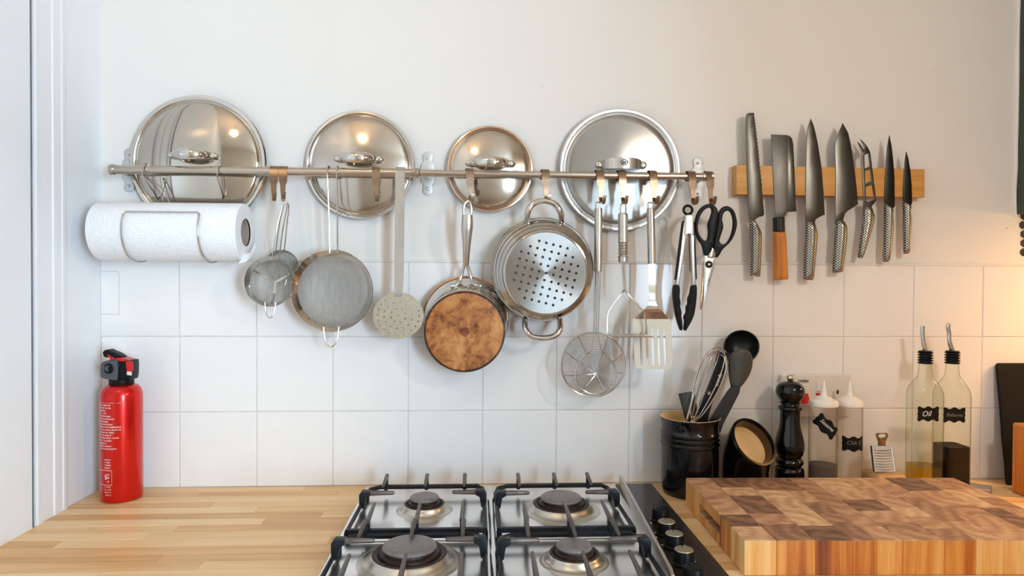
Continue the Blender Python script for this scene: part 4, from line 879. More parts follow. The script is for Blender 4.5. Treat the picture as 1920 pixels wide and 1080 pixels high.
# upright steel guard beside the knobs
gA, gB = Vector((.2865, -.030, 0)), Vector((.2590, -.490, 0)); gd = (gB - gA).normalized(); gn = Vector((-gd.y, gd.x, 0)) * .0022
ou = [(0, .0), (0, .012), (.004, .0215), (.012, .0225), ((gB - gA).length - .018, .0255), ((gB - gA).length - .006, .022), ((gB - gA).length, .012), ((gB - gA).length, 0)]
obj('guard_rail', MB().rings([[gA + gd * a + gn * s + Vector((0, 0, HT - .0005 + h)) for a, h in ou] for s in (-1, 1)]), 'brushed', hob)
obj('guard_foot', MB().rings([[gA + gd * a + gn * s + Vector((0, 0, HT - .0005 + h)) for a, h in ((.01, 0), (.01, .006), (.45, .006), (.45, 0))] for s in (1, 4.2)]), 'hob_steel', hob)
for i, (x, y) in enumerate(((.3090, -.2330), (.3010, -.2950), (.2985, -.3455), (.2945, -.4060), (.2900, -.4640))):
    o = (x + .004, y, HT + .001)
    kn = obj('knob', MB().lathe([(.0165, 0), (.0165, .004), (.0150, .0055), (.0146, .020), (.0138, .0222), (.0125, .0228), (.0001, .0228)], o, (0, 0, 1), 32), 'black', hob)
    if i in (1, 2, 3): obj('cap', MB().lathe([(.0136, .0222), (.0130, .0232), (.0001, .0233)], o, (0, 0, 1), 32), 'dull', kn)  # pale tops on the middle knobs put reflected light into the colour
    obj('pointer', MB().box(o[0] - .0008, o[0] + .0008, y + .006, y + .0128, o[2] + .0226, o[2] + .0236), 'dark_print', kn)
    for a, b in ((-.0235, -.008), (.0235, .010), (-.019, .012)):
        if o[0] + a > hx1 - .072: obj('dial_mark', MB().lathe([(.0018, -.0002), (.0018, .0004), (.0001, .0004)], (o[0] + a * .8, y + b, HT + .001), (0, 0, 1), 10), 'white_print', hob)
obj('panel_line', MB().box(hx1 - .070, hx1 - .006, -.1500, -.1490, HT + .0009, HT + .0013), 'grey_plastic', hob)

# ================================================================== CHOPPING BOARD
BT = .050; bo = Vector((.3860, -.1370, 0)); th = math.radians(-1.9)
BWd, BDp = .502, .296
bd = thing('chopping_board', 'thick end grain chopping board of brown and cream wood blocks beside the hob', 'chopping board', (bo.x, bo.y, WT + .0004)); bd.rotation_euler.z = th
rb = random.Random(21)
def block(x0, x1, y0, y1, z0, z1):
    mb = MB().box(-(x1 - x0) / 2 + .00012, (x1 - x0) / 2 - .00012, -(y1 - y0) / 2 + .00012, (y1 - y0) / 2 - .00012, 0, z1 - z0, .0009)
    me = bpy.data.meshes.new('block'); me.from_pydata([tuple(p) for p in mb.v], [], mb.f); me.materials.append(MT['block'])
    o = bpy.data.objects.new('block', me); COL.objects.link(o); o.parent = bd; o.location = ((x0 + x1) / 2, (y0 + y1) / 2, z0)
x = 0; ci_ = 0
while x < BWd - .012:
    wd = rb.uniform(.030, .062) if ci_ else .046
    if BWd - x - wd < .03: wd = BWd - x
    y = 0
    rows_ = [.052, .030, .050, .060, .050, .054] if ci_ == 0 else None; k = 0
    while y < BDp - .012:
        dp = rows_[k] if rows_ else rb.uniform(.034, .078)
        if BDp - y - dp < .028: dp = BDp - y
        y2 = y + dp; z = rb.uniform(0, .0002)
        if ci_ == 0 and k in (2, 3):
            block(x, x + wd, -y2, -y, .0305, BT + z); block(x, x + wd, -y2, -y, 0, .0170)
        else: block(x, x + wd, -y2, -y, 0, BT + z)
        y = y2; k += 1
    x += wd; ci_ += 1

# ================================================================== THINGS ALONG THE WALL
def P(px, py, y): return at(px, py, y)
def lathe_px(prof, cx, y, smooth_n=0):
    """turned thing standing on the worktop: profile in picture pixels (half width, row)"""
    pr = [(hw * ms(y), at(cx, py, y).z) for hw, py in prof]
    if smooth_n: pr = smooth1(pr, smooth_n)
    c = at(cx, 800, y); return MB().lathe(pr, (c.x, y, 0), (0, 0, 1), 48), c.x
# utensil crock
ky_ = -.066; cx_ = at(1294, 800, ky_).x; R = 54 * ms(ky_); zr = at(1294, 782, ky_).z
ck = thing('utensil_crock', 'tall black glazed crock with three ribs holding whisk, ladle and spoon', 'crock', (cx_, ky_, WT))
z3 = [at(1294, v, ky_ - R).z for v in (823, 832.5, 843)]
pr = [(.0001, WT), (R * .86, WT), (R * .93, WT + .003), (R * .975, WT + .010), (R * .985, WT + .05)]
for z in z3[::-1]: pr += [(R * .985, z - .0042), (R * 1.02, z - .0015), (R * 1.02, z + .0015), (R * .985, z + .0040)]
pr += [(R * .975, zr - .022), (R * .985, zr - .012), (R * 1.03, zr - .004), (R * 1.055, zr - .0005), (R * 1.045, zr + .0015)]
obj('body', MB().lathe(pr, (cx_, ky_, 0), (0, 0, 1), 64), 'black_gloss', ck)
obj('glaze_lining', MB().lathe([(R * 1.046, zr + .0014), (R * 1.02, zr + .0020), (R * .97, zr - .003), (R * .91, zr - .015), (R * .90, WT + .012), (.0001, WT + .010)], (cx_, ky_, 0), (0, 0, 1), 64), 'cream', ck)
inside = Vector((cx_, ky_, WT + .02))
# ladle
ly_ = -.050; lc = at(1390, 656, ly_); ax = Vector((-.42, -.80, .42)).normalized(); R2 = 33 * ms(ly_)
ld = thing('ladle', 'black ladle leaning highest out of the crock', 'ladle', (lc.x, ly_, lc.z), 'utensils in the crock')
lc = at(1390, 649, ly_)
pr = [(R2 * math.cos(a) , -R2 * 1.05 * math.sin(a)) for a in [PI / 2 * i / 10 for i in range(11)]]; pi_ = [(r * .94, h * .92 + .0004) for r, h in pr][::-1]
obj('bowl', MB().lathe(pi_ + [(R2 * .98, .0012)] + pr, lc, ax, 40), 'dark_nylon', ld)
obj('handle', MB().strap(smooth([lc + Vector((.006, .026, -.026)), lc + Vector((-.004, .016, -.048)), at(1372, 745, -.050), at(1340, 800, -.055), Vector((cx_ + .012, ky_ + .016, WT + .03))], 4), [.016] * 5 + [.013] * 12, .006), 'dark_nylon', ld)
# spoon
sy_ = -.078
sn = thing('cooking_spoon', 'grey-green flat cooking spoon in front of the ladle in the crock', 'spoon', (at(1390, 700, sy_).x, sy_, at(1390, 700, sy_).z), 'utensils in the crock')
ol = [(1366, 672), (1374, 660), (1386, 653.5), (1397, 654), (1407, 661), (1411.5, 674), (1409, 694), (1400, 712), (1388, 726), (1378, 732), (1370, 724), (1366, 700)]
b = half_round(ol, sy_ + .004, .006); obj('bowl', b, 'grey_nylon', sn)
obj('handle', MB().strap([at(1381, 722, sy_), at(1374, 736, sy_), at(1340, 795, sy_), Vector((cx_ + .020, ky_ + .004, WT + .03))], [.014, .024, .031, .026], .007), 'dark_nylon', sn)
# black handled tool with printed handle, head down in the crock
ty_ = -.088
bt = thing('black_handled_tool', 'black tool handle with white lettering behind the whisk wires', 'kitchen tool', (at(1335, 730, ty_).x, ty_, at(1335, 730, ty_).z), 'utensils in the crock')
obj('handle', MB().strap(smooth([at(1357, 660, ty_), at(1352, 680, ty_), at(1338, 722, ty_), at(1318, 775, ty_), Vector((cx_ + .004, ky_ - .004, WT + .03))], 4), [.015] + [.021] * 16, .010), 'black', bt)
p = at(1347, 712, ty_ - .0056); obj('lettering', MB().text('avanda', .0092, p.x, p.z, p.y, math.radians(70), 0, .0002, .0002), 'white_print', bt)
p = at(1330, 737, ty_ - .006); obj('ring_band', MB().box(p.x - .004, p.x + .003, p.y, p.y + .003, p.z - .004, p.z + .003, .001), 'steel', bt)
# whisk
wy = -.098; wb_, wt_ = at(1300, 790, wy), at(1352, 653, wy + .004); axw = (wt_ - wb_); Hh = axw.length; axw.normalize(); sd0 = axw.cross(Vector((0, -1, 0))).normalized(); sd1 = axw.cross(sd0)
wk = thing('whisk', 'steel balloon whisk standing wires up in the crock', 'whisk', tuple(wb_), 'utensils in the crock')
for k in range(6):
    a = PI * k / 6 + .2; s = sd0 * math.cos(a) + sd1 * math.sin(a); wdt = .0325 * (1 - .10 * (k % 3)); Hk = Hh * (1 - .035 * (k % 3)); pts = []
    for i in range(25):
        t_ = 2 * PI * i / 24 - PI; u = (1 + math.cos(t_)) / 2; sgn = -1 if i < 12 else 1
        q_ = abs(math.sin(t_)) * (.42 + .58 * u) ** 1.0
        pts.append(wb_ + axw * (Hk * u) + s * (sgn * wdt * q_ * 1.12 + (.002 * sgn)))
    obj('loop_wire', MB().tube(pts, .00105, 6), 'wire', wk)
obj('handle', MB().tube([wb_ + axw * .010, wb_ - axw * .005, Vector((cx_ - .012, ky_ - .018, WT + .025))], [.0042, .0055, .0065], 14), 'brushed', wk)
sw = thing('thin_skewer', 'thin steel rod leaning beside the whisk in the crock', 'skewer', tuple(at(1288, 788, -.100)), 'utensils in the crock')
e_ = at(1327, 661, -.094); obj('rod', MB().tube([Vector((cx_ - .026, ky_ - .01, WT + .03)), at(1288, 788, -.104), at(1304, 729, -.104), e_], [.0021, .0021, .0018, .0012], 10), 'steel', sw)
obj('tip', MB().tube([e_ + Vector((-.003, 0, -.0045)), e_ + Vector((.0025, 0, .0045))], .0011, 8), 'steel', sw)
# grey spatula
gy_ = -.058; gs = thing('grey_spatula', 'grey square-ended spatula on the left of the crock', 'spatula', tuple(at(1290, 760, gy_)), 'utensils in the crock')
obj('blade', MB().plate([pix([(1271.5, 738), (1296, 734), (1303, 737.5), (1312, 800), (1288, 800)], gy_)], gy_ - .0012, gy_ + .0012, .0004), 'grey_nylon', gs)
obj('handle', MB().tube([at(1298, 795, gy_), Vector((cx_ + .002, ky_ + .004, WT + .03))], .005, 10), 'dark_nylon', gs)

# salt pig: upright pot whose mouth is turned up towards the room
sy_ = -.074; sx_ = at(1398, 800, sy_).x; R = 42.5 * ms(sy_); oc = at(1411, 830, sy_ - .022); on = Vector((.34, -.72, .60)).normalized()
sg = thing('salt_pig', 'small black pot with slanted open mouth and cream inside behind the board', 'pot', (sx_, sy_, WT))
def pig_rings(Rm, t0, t1, n):
    rs = []
    for i in range(n + 1):
        t = t0 + (t1 - t0) * i / n; e = max(0, (t - .42) / .58); e2 = e * e * (3 - 2 * e)
        c = Vector((sx_, sy_, WT)).lerp(Vector((sx_, sy_, oc.z - .018)), min(1, t / .8)) if t < .8 else None
        base = Vector((sx_, sy_, WT + (oc.z - WT) * t * .98)); c = base.lerp(oc, e2) if e > 0 else base
        nn = Vector((0, 0, 1)).lerp(on, e2).normalized(); u = (Vector((1, 0, 0)) - nn * nn.x).normalized(); v = nn.cross(u)
        rr = Rm * (1 + .10 * e2) * (.96 if t < .03 else 1)
        rs.append([c + (u * math.cos(2 * PI * k / 56) + v * math.sin(2 * PI * k / 56)) * rr for k in range(56)])
    return rs
rs = pig_rings(R, 0, 1, 18); lp = rs[-1]; cen = oc
lip_ = [[p + on * .003 + (p - cen).normalized() * .002 for p in lp], [p + on * .006 + (p - cen).normalized() * .001 for p in lp], [p + on * .006 - (p - cen).normalized() * .003 for p in lp], [p + on * .001 - (p - cen).normalized() * .0045 for p in lp]]
mb = MB().rings(rs + lip_, False, False); mb.add([Vector((sx_, sy_, WT)) + Vector((math.cos(2 * PI * k / 56), math.sin(2 * PI * k / 56), 0)) * R * .96 for k in range(56)], [tuple(range(56))])
obj('body', mb, 'black_gloss', sg)
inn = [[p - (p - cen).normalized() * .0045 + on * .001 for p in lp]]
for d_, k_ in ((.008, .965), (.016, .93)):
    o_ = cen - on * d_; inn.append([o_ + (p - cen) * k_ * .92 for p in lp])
obj('inner_wall', MB().rings(inn, False, False), 'shade_brown_glaze', sg); inn = inn[-1:]  # shade inside the mouth painted as brown on the inner wall
for d_, k_ in ((.021, .90), (.0245, .82), (.026, .5), (.0262, .001)):
    o_ = cen - on * d_; inn.append([o_ + (p - cen) * k_ * .92 for p in lp])
obj('glaze_lining', MB().rings(inn, False, False), 'cream', sg)

# pepper mill
Z2 = lambda v: 590 + v / 3.272
pr = [(0.1, 367), (14, 369), (22, 376), (25, 386), (22, 397), (14, 404), (12, 408)]
mb, mx = lathe_px([(a / 3.272, Z2(b)) for a, b in pr], 1481, -.062)
ml = thing('pepper_mill', 'tall turned black lacquer pepper mill with a steel knob', 'pepper mill', (mx, -.062, WT))
obj('knob', mb, 'steel', ml)
pr = [(8, 406), (40, 411), (66, 424), (82, 444), (87, 466), (84, 488), (72, 510), (60, 525), (56, 532), (62, 536), (62, 542), (54, 547)]
mb, _ = lathe_px([(a / 3.272, Z2(b)) for a, b in pr], 1481, -.062); obj('head', mb, 'black_lacquer', ml, sharp=.8)
pr = [(52, 546), (56, 551), (56, 556), (66, 561), (71, 568), (71, 576), (66, 583), (60, 590), (59, 610), (60, 650), (65, 690), (74, 725), (83, 760), (88, 790), (88, 815), (82, 845), (72, 866), (66, 874), (74, 880), (82, 890), (84, 900), (80, 912), (70, 922), (68, 927), (80, 934), (86, 944), (88, 960), (88, 1010), (86, 1075)]
mb, _ = lathe_px([(a / 3.272, Z2(b)) for a, b in pr], 1481, -.062); zmin = min(v.z for v in mb.v)
for v in mb.v:
    if v.z < WT + .02: v.z = max(WT, WT + (v.z - zmin) * .02 / max(1e-6, WT + .02 - zmin))
obj('body', mb, 'black_lacquer', ml, sharp=.8)

# chalkboard labels that follow a surface
def label_mesh(cx, cz, w_, h_, rot, surf, off):
    mb = MB(); n = 28; V = []
    for lay in (0, 1):
        for i in range(n + 1):
            u = -1 + 2 * i / n; hf = h_ / 2 * (.87 + .13 * math.cos(2 * PI * abs(u) * 1.12)) * (1 if abs(u) < .9 else 1 - (abs(u) - .9) * 2.2)
            for j in range(7):
                v = -1 + j / 3; wv = 1 + .035 * math.cos(2 * PI * v * 1.1)
                a, b = u * w_ / 2 * wv, v * hf; x = cx + a * math.cos(rot) - b * math.sin(rot); z = cz + a * math.sin(rot) + b * math.cos(rot); V.append(surf(x, z, off - lay * .0004))
    F_ = []; N = (n + 1) * 7
    for i in range(n):
        for j in range(6): F_.append((i * 7 + j, (i + 1) * 7 + j, (i + 1) * 7 + j + 1, i * 7 + j + 1)); F_.append((N + i * 7 + j, N + i * 7 + j + 1, N + (i + 1) * 7 + j + 1, N + (i + 1) * 7 + j))
    return mb.add(V, F_)
def wrap_text(body, size, cx, cz, rot, shear, surf, off, bold=0.0):
    mb = MB().text(body, size, cx, cz, 0, rot, shear, .00012, bold); mb.v = [surf(v.x, v.z, off + v.y) for v in mb.v]; return mb
def cyl_surf(cx, cy, r): return lambda x, z, o: Vector((cx + (r + .0003 - o) * math.sin((x - cx) / r), cy - (r + .0003 - o) * math.cos((x - cx) / r), z))
def flat_surf(y): return lambda x, z, o: Vector((x, y + o, z))

# squeeze bottles
def squeeze(label, cpx, y, rpx, lab, word, fill, chalk):
    cx = at(cpx, 800, y).x; r = rpx * ms(y); zc_ = at(cpx, 765, y - r).z; zt_ = at(cpx, 749, y).z; ztip = at(cpx, 714, y).z
    t = thing('squeeze_bottle', label, 'bottle', (cx, y, WT), 'squeeze bottles on the worktop')
    obj('body', MB().lathe([(.0001, WT + .0003), (r * .93, WT + .0003), (r * .985, WT + .002), (r, WT + .006), (r, zc_ - .006), (r * .97, zc_ - .003), (r * .94, zc_ + .002)], (cx, y, 0), (0, 0, 1), 48), 'squeeze', t)
    if fill: obj('sauce', MB().lathe([(.0001, WT + .001), (r * .95, WT + .001), (r * .96, at(cpx, 870, y).z), (.0001, at(cpx, 870, y).z)], (cx, y, 0), (0, 0, 1), 40), 'sauce', t)
    obj('cap', MB().lathe(smooth1([(r * .9, zc_ - .001), (r * 1.005, zc_), (r * 1.01, zc_ + .004), (r * .99, zt_ - .004), (r * .93, zt_ - .001), (r * .78, zt_ + .0005), (r * .62, zt_ + .002), (r * .57, zt_ + .004), (r * .45, zt_ + .0055), (r * .30, zt_ + .0065)], 3) + [(r * .25, zt_ + .008), (r * .20, zt_ + .016), (r * .075, ztip - .001), (r * .05, ztip), (.0001, ztip)], (cx, y, 0), (0, 0, 1), 40), 'white_plastic', t)
    lx, lz, w_, h_, rot = lab; p = at(lx, lz, y - r); S = cyl_surf(cx, y, r)
    # the centre of the label measured round the can
    xx = cx + r * math.asin(max(-.95, min(.95, (p.x - cx) / r)))
    lb = obj('label', label_mesh(xx, p.z, w_, h_, rot, S, 0), 'label', t)
    obj('lettering', wrap_text(word, h_ * .36, xx - .002 * math.sin(rot), p.z + .0022, rot, .3, S, -.0006, 0), chalk, lb)
squeeze('squeeze bottle with dark sauce in the bottom and a slanted label, beside the pepper mill', 1543.5, -.078, 26.3, (1550, 800, .0480, .0285, math.radians(-42)), 'Sesame', True, 'white_print')
squeeze('squeeze bottle with a straight label near its right edge, left of the grater', 1592.3, -.062, 24.0, (1601, 833, .0420, .0305, math.radians(1)), 'Chk S', False, 'chalk_dim')

# cooker switch
wy_ = -.0125
sq = pix([(1465, 703), (1596, 704)], wy_); x0, x1 = sq[0][0], sq[1][0]; z1 = sq[0][1]; z0 = at(1500, 783, wy_).z
sw = thing('cooker_switch', 'white cooker switch plate with red rocker, on the tiles behind the bottles', 'switch', ((x0 + x1) / 2, -.004, (z0 + z1) / 2))
obj('face_plate', MB().box(x0, x1, wy_, -.0025, z0, z1, .002), 'switch_white', sw)
p = at(1507, 745, wy_); obj('rocker_frame', MB().box(p.x - .013, p.x + .0115, wy_ - .0012, wy_ + .001, p.z - .026, p.z + .026, .0008), 'switch_white', sw)
ro = [(0, .020), (-.002, .018), (-.0015, .0), (-.0075, -.0125), (-.004, -.019), (0, -.020)]
rk_ = obj('rocker', MB().rings([[Vector((xx, wy_ - .001 + a, p.z + b)) for a, b in ro] for xx in (p.x - .0095, p.x + .0085)]), 'switch_white', sw, flat=True)
obj('red_face', MB().rings([[Vector((p.x + s * f + .0005, wy_ - .0016 + a * 1.0, p.z + b)) for s, f, a, b in ((-1, .0068, -.0012, .0085), (1, .0068, -.0012, .0085), (1, .0098, -.0072, -.0115), (-1, .0098, -.0072, -.0115))], [Vector((p.x + s * f + .0005, wy_ + .0004 + a * 1.0, p.z + b)) for s, f, a, b in ((-1, .0068, -.0012, .0085), (1, .0068, -.0012, .0085), (1, .0098, -.0072, -.0115), (-1, .0098, -.0072, -.0115))]]), 'red_plastic', rk_, flat=True)
p = at(1506, 715, wy_); obj('lettering', MB().text('OVEN', .0078, p.x, p.z, wy_ - .0002, 0, 0, .0002, .00025, 1.1), 'dark_print', sw)
p = at(1534, 739, wy_); obj('neon', MB().box(p.x - .0050, p.x + .0050, wy_ - .001, wy_ + .001, p.z - .0024, p.z + .0024, .0004), 'red_plastic', sw)
p = at(1570.5, 735, wy_)
for dx_, dz_, a, b in ((0, 0, .0024, .0040), (-.0112, -.0222, .0036, .0020), (.0112, -.0222, .0036, .0020)): obj('socket_hole', MB().box(p.x + dx_ - a, p.x + dx_ + a, wy_ - .0003, wy_ + .002, p.z + dz_ - b, p.z + dz_ + b), 'dark_print', sw)
p = at(1535, 725, wy_); obj('socket_rocker', MB().box(p.x - .0055, p.x + .0055, wy_ - .002, wy_ + .001, p.z - .010, p.z + .010, .001), 'switch_white', sw)

# small grater on a wooden box
qx0, qx1 = at(1636, 888, -.085).x, at(1696, 888, -.085).x; zb_ = at(1660, 888.5, -.085).z
gr = thing('small_grater', 'small steel grater on a wooden base left of the oil bottles', 'grater', ((qx0 + qx1) / 2, -.07, WT))
obj('wooden_base', MB().box(qx0, qx1, -.100, -.040, WT, zb_, .006), 'soft_wood', gr)
fr_ = [(1633, 836), (1671, 836), (1678, 884), (1638.5, 884)]
def lean(px, py): v = (884 - py) / 48; return at(px, py, -.086 + .022 * v)
mb = MB(); c4 = [lean(*q) for q in fr_]; mb.rings([c4, [c + Vector((0, .003, 0)) for c in c4]]); obj('plate', mb, 'zinc', gr, flat=True)
for a, b in ((0, 3), (1, 2)): obj('side_rail', MB().tube([c4[a], c4[b]], .0016, 8), 'black' if a == 0 else 'steel', gr)
mb = MB()
for i in range(8):
    f = .16 + i * .105; a, b = c4[0].lerp(c4[3], f), c4[1].lerp(c4[2], f); mb.tube([a.lerp(b, .10) + Vector((0, -.001, 0)), a.lerp(b, .5) + Vector((0, -.0022, -.0006)), a.lerp(b, .90) + Vector((0, -.001, 0))], .0011, 6)
obj('grating_ridges', mb, 'brushed', gr)
tp = lean(1654, 834); mb = MB().plate([[(tp.x - .0075, tp.z - .003), (tp.x + .0075, tp.z - .003), (tp.x + .0070, tp.z + .006), (tp.x + .011, tp.z + .015), (tp.x + .0125, tp.z + .020), (tp.x + .010, tp.z + .0235), (tp.x - .010, tp.z + .0235), (tp.x - .0125, tp.z + .020), (tp.x - .011, tp.z + .015), (tp.x - .007, tp.z + .006)], circ(tp.x, tp.z + .0178, .0085, 20, .0040)], tp.y - .001, tp.y + .003, .0006)
obj('hanging_tab', mb, 'brass', gr)

# oil and vinegar bottles
def sq_ring(cx, cy, hw, rc, z, n=44, rot=0.0):
    r = []
    for k in range(n):
        a = 2 * PI * k / n + PI / 4; c, s = math.cos(a), math.sin(a); e = rc
        d = (abs(c) ** e + abs(s) ** e) ** (-1 / e); x, y = c * d * hw, s * d * hw
        r.append(Vector((cx + x, cy + y, z)))
    return r
def oil_bottle(label, cpx, y, labpx, word, chalk, level, liq, spout, grp='pourer bottles on the worktop'):
    hw = 25.6 * ms(y - .026); cx = at(cpx, 780, y).x
    Zp = lambda v: at(cpx, v, y).z
    t = thing('pourer_bottle', label, 'bottle', (cx, y, WT), grp)
    spec = [(hw * .90, 7, WT + .0003), (hw * .98, 7, WT + .003), (hw, 7, WT + .008), (hw, 7, Zp(742)), (hw * .985, 6, Zp(734)), (hw * .93, 5, Zp(727)), (hw * .80, 4, Zp(719)), (hw * .62, 3, Zp(711)), (hw * .52, 2.2, Zp(705)), (hw * .47, 2, Zp(696)), (hw * .44, 2, Zp(684)), (hw * .44, 2, Zp(678))]
    mb = MB().rings([sq_ring(cx, y, a, e, z) for a, e, z in spec], False, False); mb.add(sq_ring(cx, y, hw * .90, 7, WT + .0003), [tuple(range(44))])
    obj('glass', mb, 'glass', t, sharp=1.0)
    k = .955; zl = Zp(level); mb = MB().rings([sq_ring(cx, y, hw * k * .95, 7, WT + .004), sq_ring(cx, y, hw * k, 7, WT + .009), sq_ring(cx, y, hw * k, 7, zl)]); obj('liquid', mb, liq, t)
    pr = []
    zz0, zz1 = Zp(682), Zp(658)
    for i in range(5):
        za = zz0 + (zz1 - zz0) * i / 5; dz = (zz1 - zz0) / 5; pr += [(.0105, za), (.0135, za + dz * .15), (.0135, za + dz * .55), (.0105, za + dz * .7)]
    po = obj('stopper', MB().lathe([(.0001, zz0)] + pr + [(.0128, zz1), (.006, zz1 + .001), (.0001, zz1 + .001)], (cx, y, 0), (0, 0, 1), 32), 'black', t, sharp=.4)
    obj('spout', MB().tube(smooth([(cx, y, zz1 - .001)] + [at(a, b, y) for a, b in spout], 4), [.0046] * 4 + [.0040] * (len(smooth([(0, 0, 0)] + [(0, 0, i) for i in range(len(spout))], 4)) - 4), 12), 'steel', po)
    S = flat_surf(y - hw - .0004); lx, lz, w_, h_ = labpx; p = at(lx, lz, y - hw)
    lb = obj('label', label_mesh(p.x, p.z, w_ * ms(y - hw), h_ * ms(y - hw), math.radians(-1), S, 0), 'label', t)
    tx, tz, ts = (-.004, 0, .0150) if word == 'Oil' else (0, 0, .0098)
    obj('lettering', wrap_text(word, ts, p.x + tx, p.z + tz, math.radians(-2 if word != 'Oil' else 3), .25, S, -.0006, .0000), chalk, lb)
    return t
oil_bottle('square glass bottle labelled Oil with a little golden oil in it', 1733.5, -.064, (1740, 776, 42, 30), 'Oil', 'white_print', 872, 'oil', [(1731, 640), (1729.5, 622), (1730, 611)])
oil_bottle('square glass bottle half full of black vinegar, with a faint worn label', 1784, -.068, (1789, 778, 43.5, 30.5), 'Balsamic', 'chalk_dim', 834, 'vinegar', [(1780, 640), (1779.5, 625), (1777, 612), (1779.5, 608)])

# slate board leaning on the tiles, wooden block, small packet
a0 = at(1890, 903, -.045); a1 = at(1870, 682, -.012)
sl = MB(); zt_ = a1.z; pts = [(a0.x, -.045, WT + .0005), (1.42, -.045, WT + .0005), (1.44, -.012, zt_), (a1.x + .006, -.012, zt_), (a1.x + .001, -.0126, zt_ - .003), (a1.x, -.0132, zt_ - .008)]
pts = [Vector(p) for p in pts]; edge_ = [pts[-1].lerp(pts[0], i / 12) + Vector((random.uniform(-.0008, .0008), 0, 0)) for i in range(1, 12)]
ring = pts + edge_
sl.rings([ring, [p + Vector((0, .0065, .0008)) for p in ring]]); tag(obj('slate_board', sl, 'slate', None, (a0.x + .2, -.04, WT), flat=True), 'dark slate board leaning on the tiles at the right edge', 'slate board')
b0 = at(1912.5, 800, -.105); tag(obj('wooden_block', MB().box(b0.x, b0.x + .10, -.125, -.085, WT + .0003, at(1912, 796, -.105).z, .003), 'handle_wood', None, (b0.x + .05, -.105, WT)), 'orange-brown wooden block just inside the right edge, before the slate', 'wooden block')
c = onz(1824, 912, WT + .006)
pk = thing('small_packet', 'small flat packet in clear wrap lying behind the right end of the board', 'packet', (c.x, c.y, WT)); rot = math.radians(-38)
def rbox(cx, cy, hx, hy, z0, z1): return MB().rings([[Vector((cx + a * math.cos(rot) - b * math.sin(rot), cy + a * math.sin(rot) + b * math.cos(rot), z)) for a, b in ((-hx, -hy), (hx, -hy), (hx, hy), (-hx, hy))] for z in (z0, z1)])
obj('card', rbox(c.x, c.y, .030, .017, WT + .0003, WT + .0050), 'orange_card', pk, flat=True); obj('paper_top', rbox(c.x, c.y, .0285, .0155, WT + .0050, WT + .0080), 'paper_white', pk, flat=True); obj('wrap', rbox(c.x, c.y, .0305, .0175, WT + .0002, WT + .0088), 'clear_wrap', pk, flat=True)

# ================================================================== FIRE EXTINGUISHER
ey = -.060; ec = at(228.5, 930, ey); R = 34.8 * ms(ey); ZE = lambda v: at(228.5, 640 + v / 3.375, ey).z
fe = thing('fire_extinguisher', 'small red fire extinguisher with grey head and red trigger on the worktop', 'fire extinguisher', (ec.x, ey, WT))
zs, zn = ZE(345), ZE(270)
obj('can', MB().lathe([(.0001, WT + .001), (R * .90, WT + .0005), (R * .97, WT + .0012), (R, WT + .004), (R, zs)] + [(R - (R - .0205) * (1 - math.cos(a)) , zs + (zn - zs) * math.sin(a)) for a in [PI / 2 * i / 8 for i in range(1, 9)]], (ec.x, ey, 0), (0, 0, 1), 56), 'red_can', fe)
for o in fe.children: ORG[o.name] = Vector((ec.x, ey, WT))
obj('collar', MB().lathe([(.0200, zn - .001), (.0212, zn + .001), (.0212, ZE(240)), (.0195, ZE(232)), (.0001, ZE(232))], (ec.x, ey, 0), (0, 0, 1), 36), 'black', fe)
ZX = lambda pts: [(180 + a / 3.375, 640 + b / 3.375) for a, b in pts]
hd = obj('head', MB().plate([smooth2(pix(ZX([(62, 135), (80, 120), (120, 114), (165, 122), (165, 228), (150, 240), (100, 232), (66, 222), (58, 200)]), ey - .004), 3)], ey - .022, ey + .018, .003), 'grey_plastic', fe)
obj('head_side', MB().plate([pix(ZX([(160, 124), (236, 118), (240, 150), (238, 215), (232, 240), (160, 240)]), ey - .004)], ey - .018, ey + .018, .003), 'black', fe)
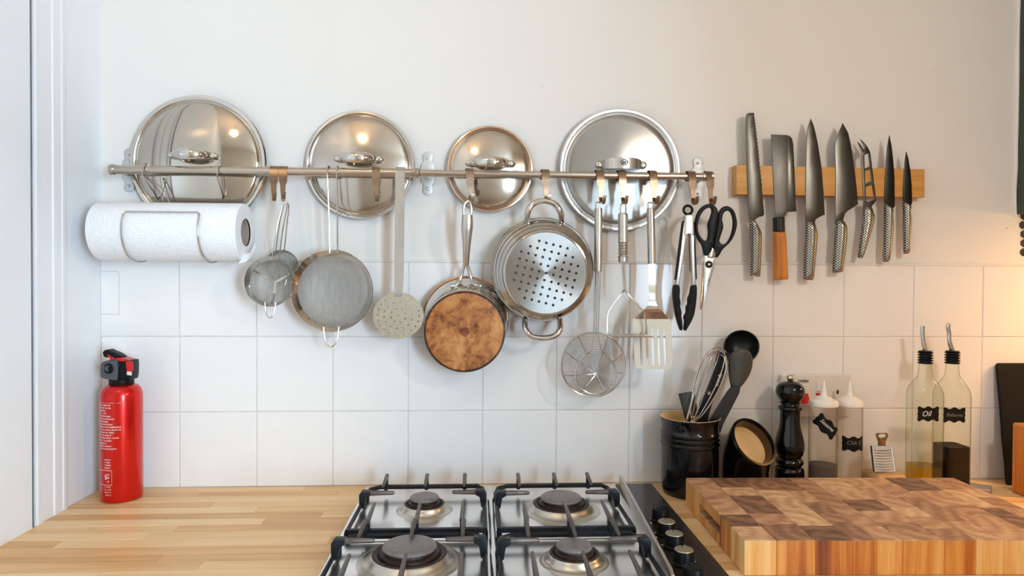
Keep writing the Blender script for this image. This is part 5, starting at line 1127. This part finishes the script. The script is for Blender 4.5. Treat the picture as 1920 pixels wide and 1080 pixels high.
obj('red_panel', MB().plate([pix(ZX([(186, 130), (228, 127), (232, 160), (228, 192), (194, 190)]), ey - .02)], ey - .0200, ey - .0165, .0008), 'red_plastic', hd)
obj('sticker', MB().plate([pix(ZX([(194, 191), (222, 193), (222, 216), (194, 213)]), ey - .02)], ey - .0196, ey - .0170, .0002), 'white_print', hd)
p = at(*ZX([(82, 172)])[0], ey - .0215); obj('nozzle', MB().lathe([(.0001, .001), (.0058, .0005), (.0066, .0032), (.0090, .0032), (.0098, .0)], p, (-.35, -.93, 0), 20), 'black', hd)
p = at(*ZX([(145, 152)])[0], ey - .0222); obj('pin_hole', MB().lathe([(.0001, .0006), (.0018, .0006), (.0022, -.001)], p, (0, -1, 0), 12), 'dark_print', hd)
obj('trigger', MB().plate([pix(ZX([(98, 116), (110, 104), (172, 100), (228, 116), (226, 128), (150, 126)]), ey - .004)], ey - .014, ey + .012, .0012), 'red_plastic', fe)
lv = obj('lever', MB().plate([smooth2(pix(ZX([(56, 72), (62, 58), (84, 50), (106, 60), (140, 74), (170, 92), (168, 102), (130, 104), (104, 92), (80, 100), (64, 94)]), ey - .004), 3)], ey - .012, ey + .010, .0015), 'black', fe)
obj('safety_strip', MB().plate([pix(ZX([(70, 88), (82, 84), (112, 118), (100, 122)]), ey - .014)], ey - .0145, ey - .011, .0006), 'red_plastic', lv)

# ================================================================== ROOM BEHIND THE CAMERA (seen in the steel)
for i, b_ in enumerate((BULB_A, BULB_B)):
    pd = thing('pendant_lamp', ('pendant lamp with dark shade over the middle of the room', 'pendant lamp with dark shade over the right of the room')[i], 'lamp', b_)
    obj('bulb', MB().lathe(smooth1([(.0001, -.050), (.030, -.042), (.048, -.014), (.049, .004), (.036, .030), (.016, .044), (.014, .050)], 3), b_, (0, 0, 1), 24), ('bulb_a', 'bulb_b')[i], pd)
    obj('cord', MB().tube([(b_[0], b_[1], b_[2] + .10), (b_[0], b_[1], ZC)], .003, 8), 'black', pd)
    obj('cap', MB().lathe([(.016, .042), (.018, .044), (.018, .10), (.0001, .102)], b_, (0, 0, 1), 20), 'black', pd)
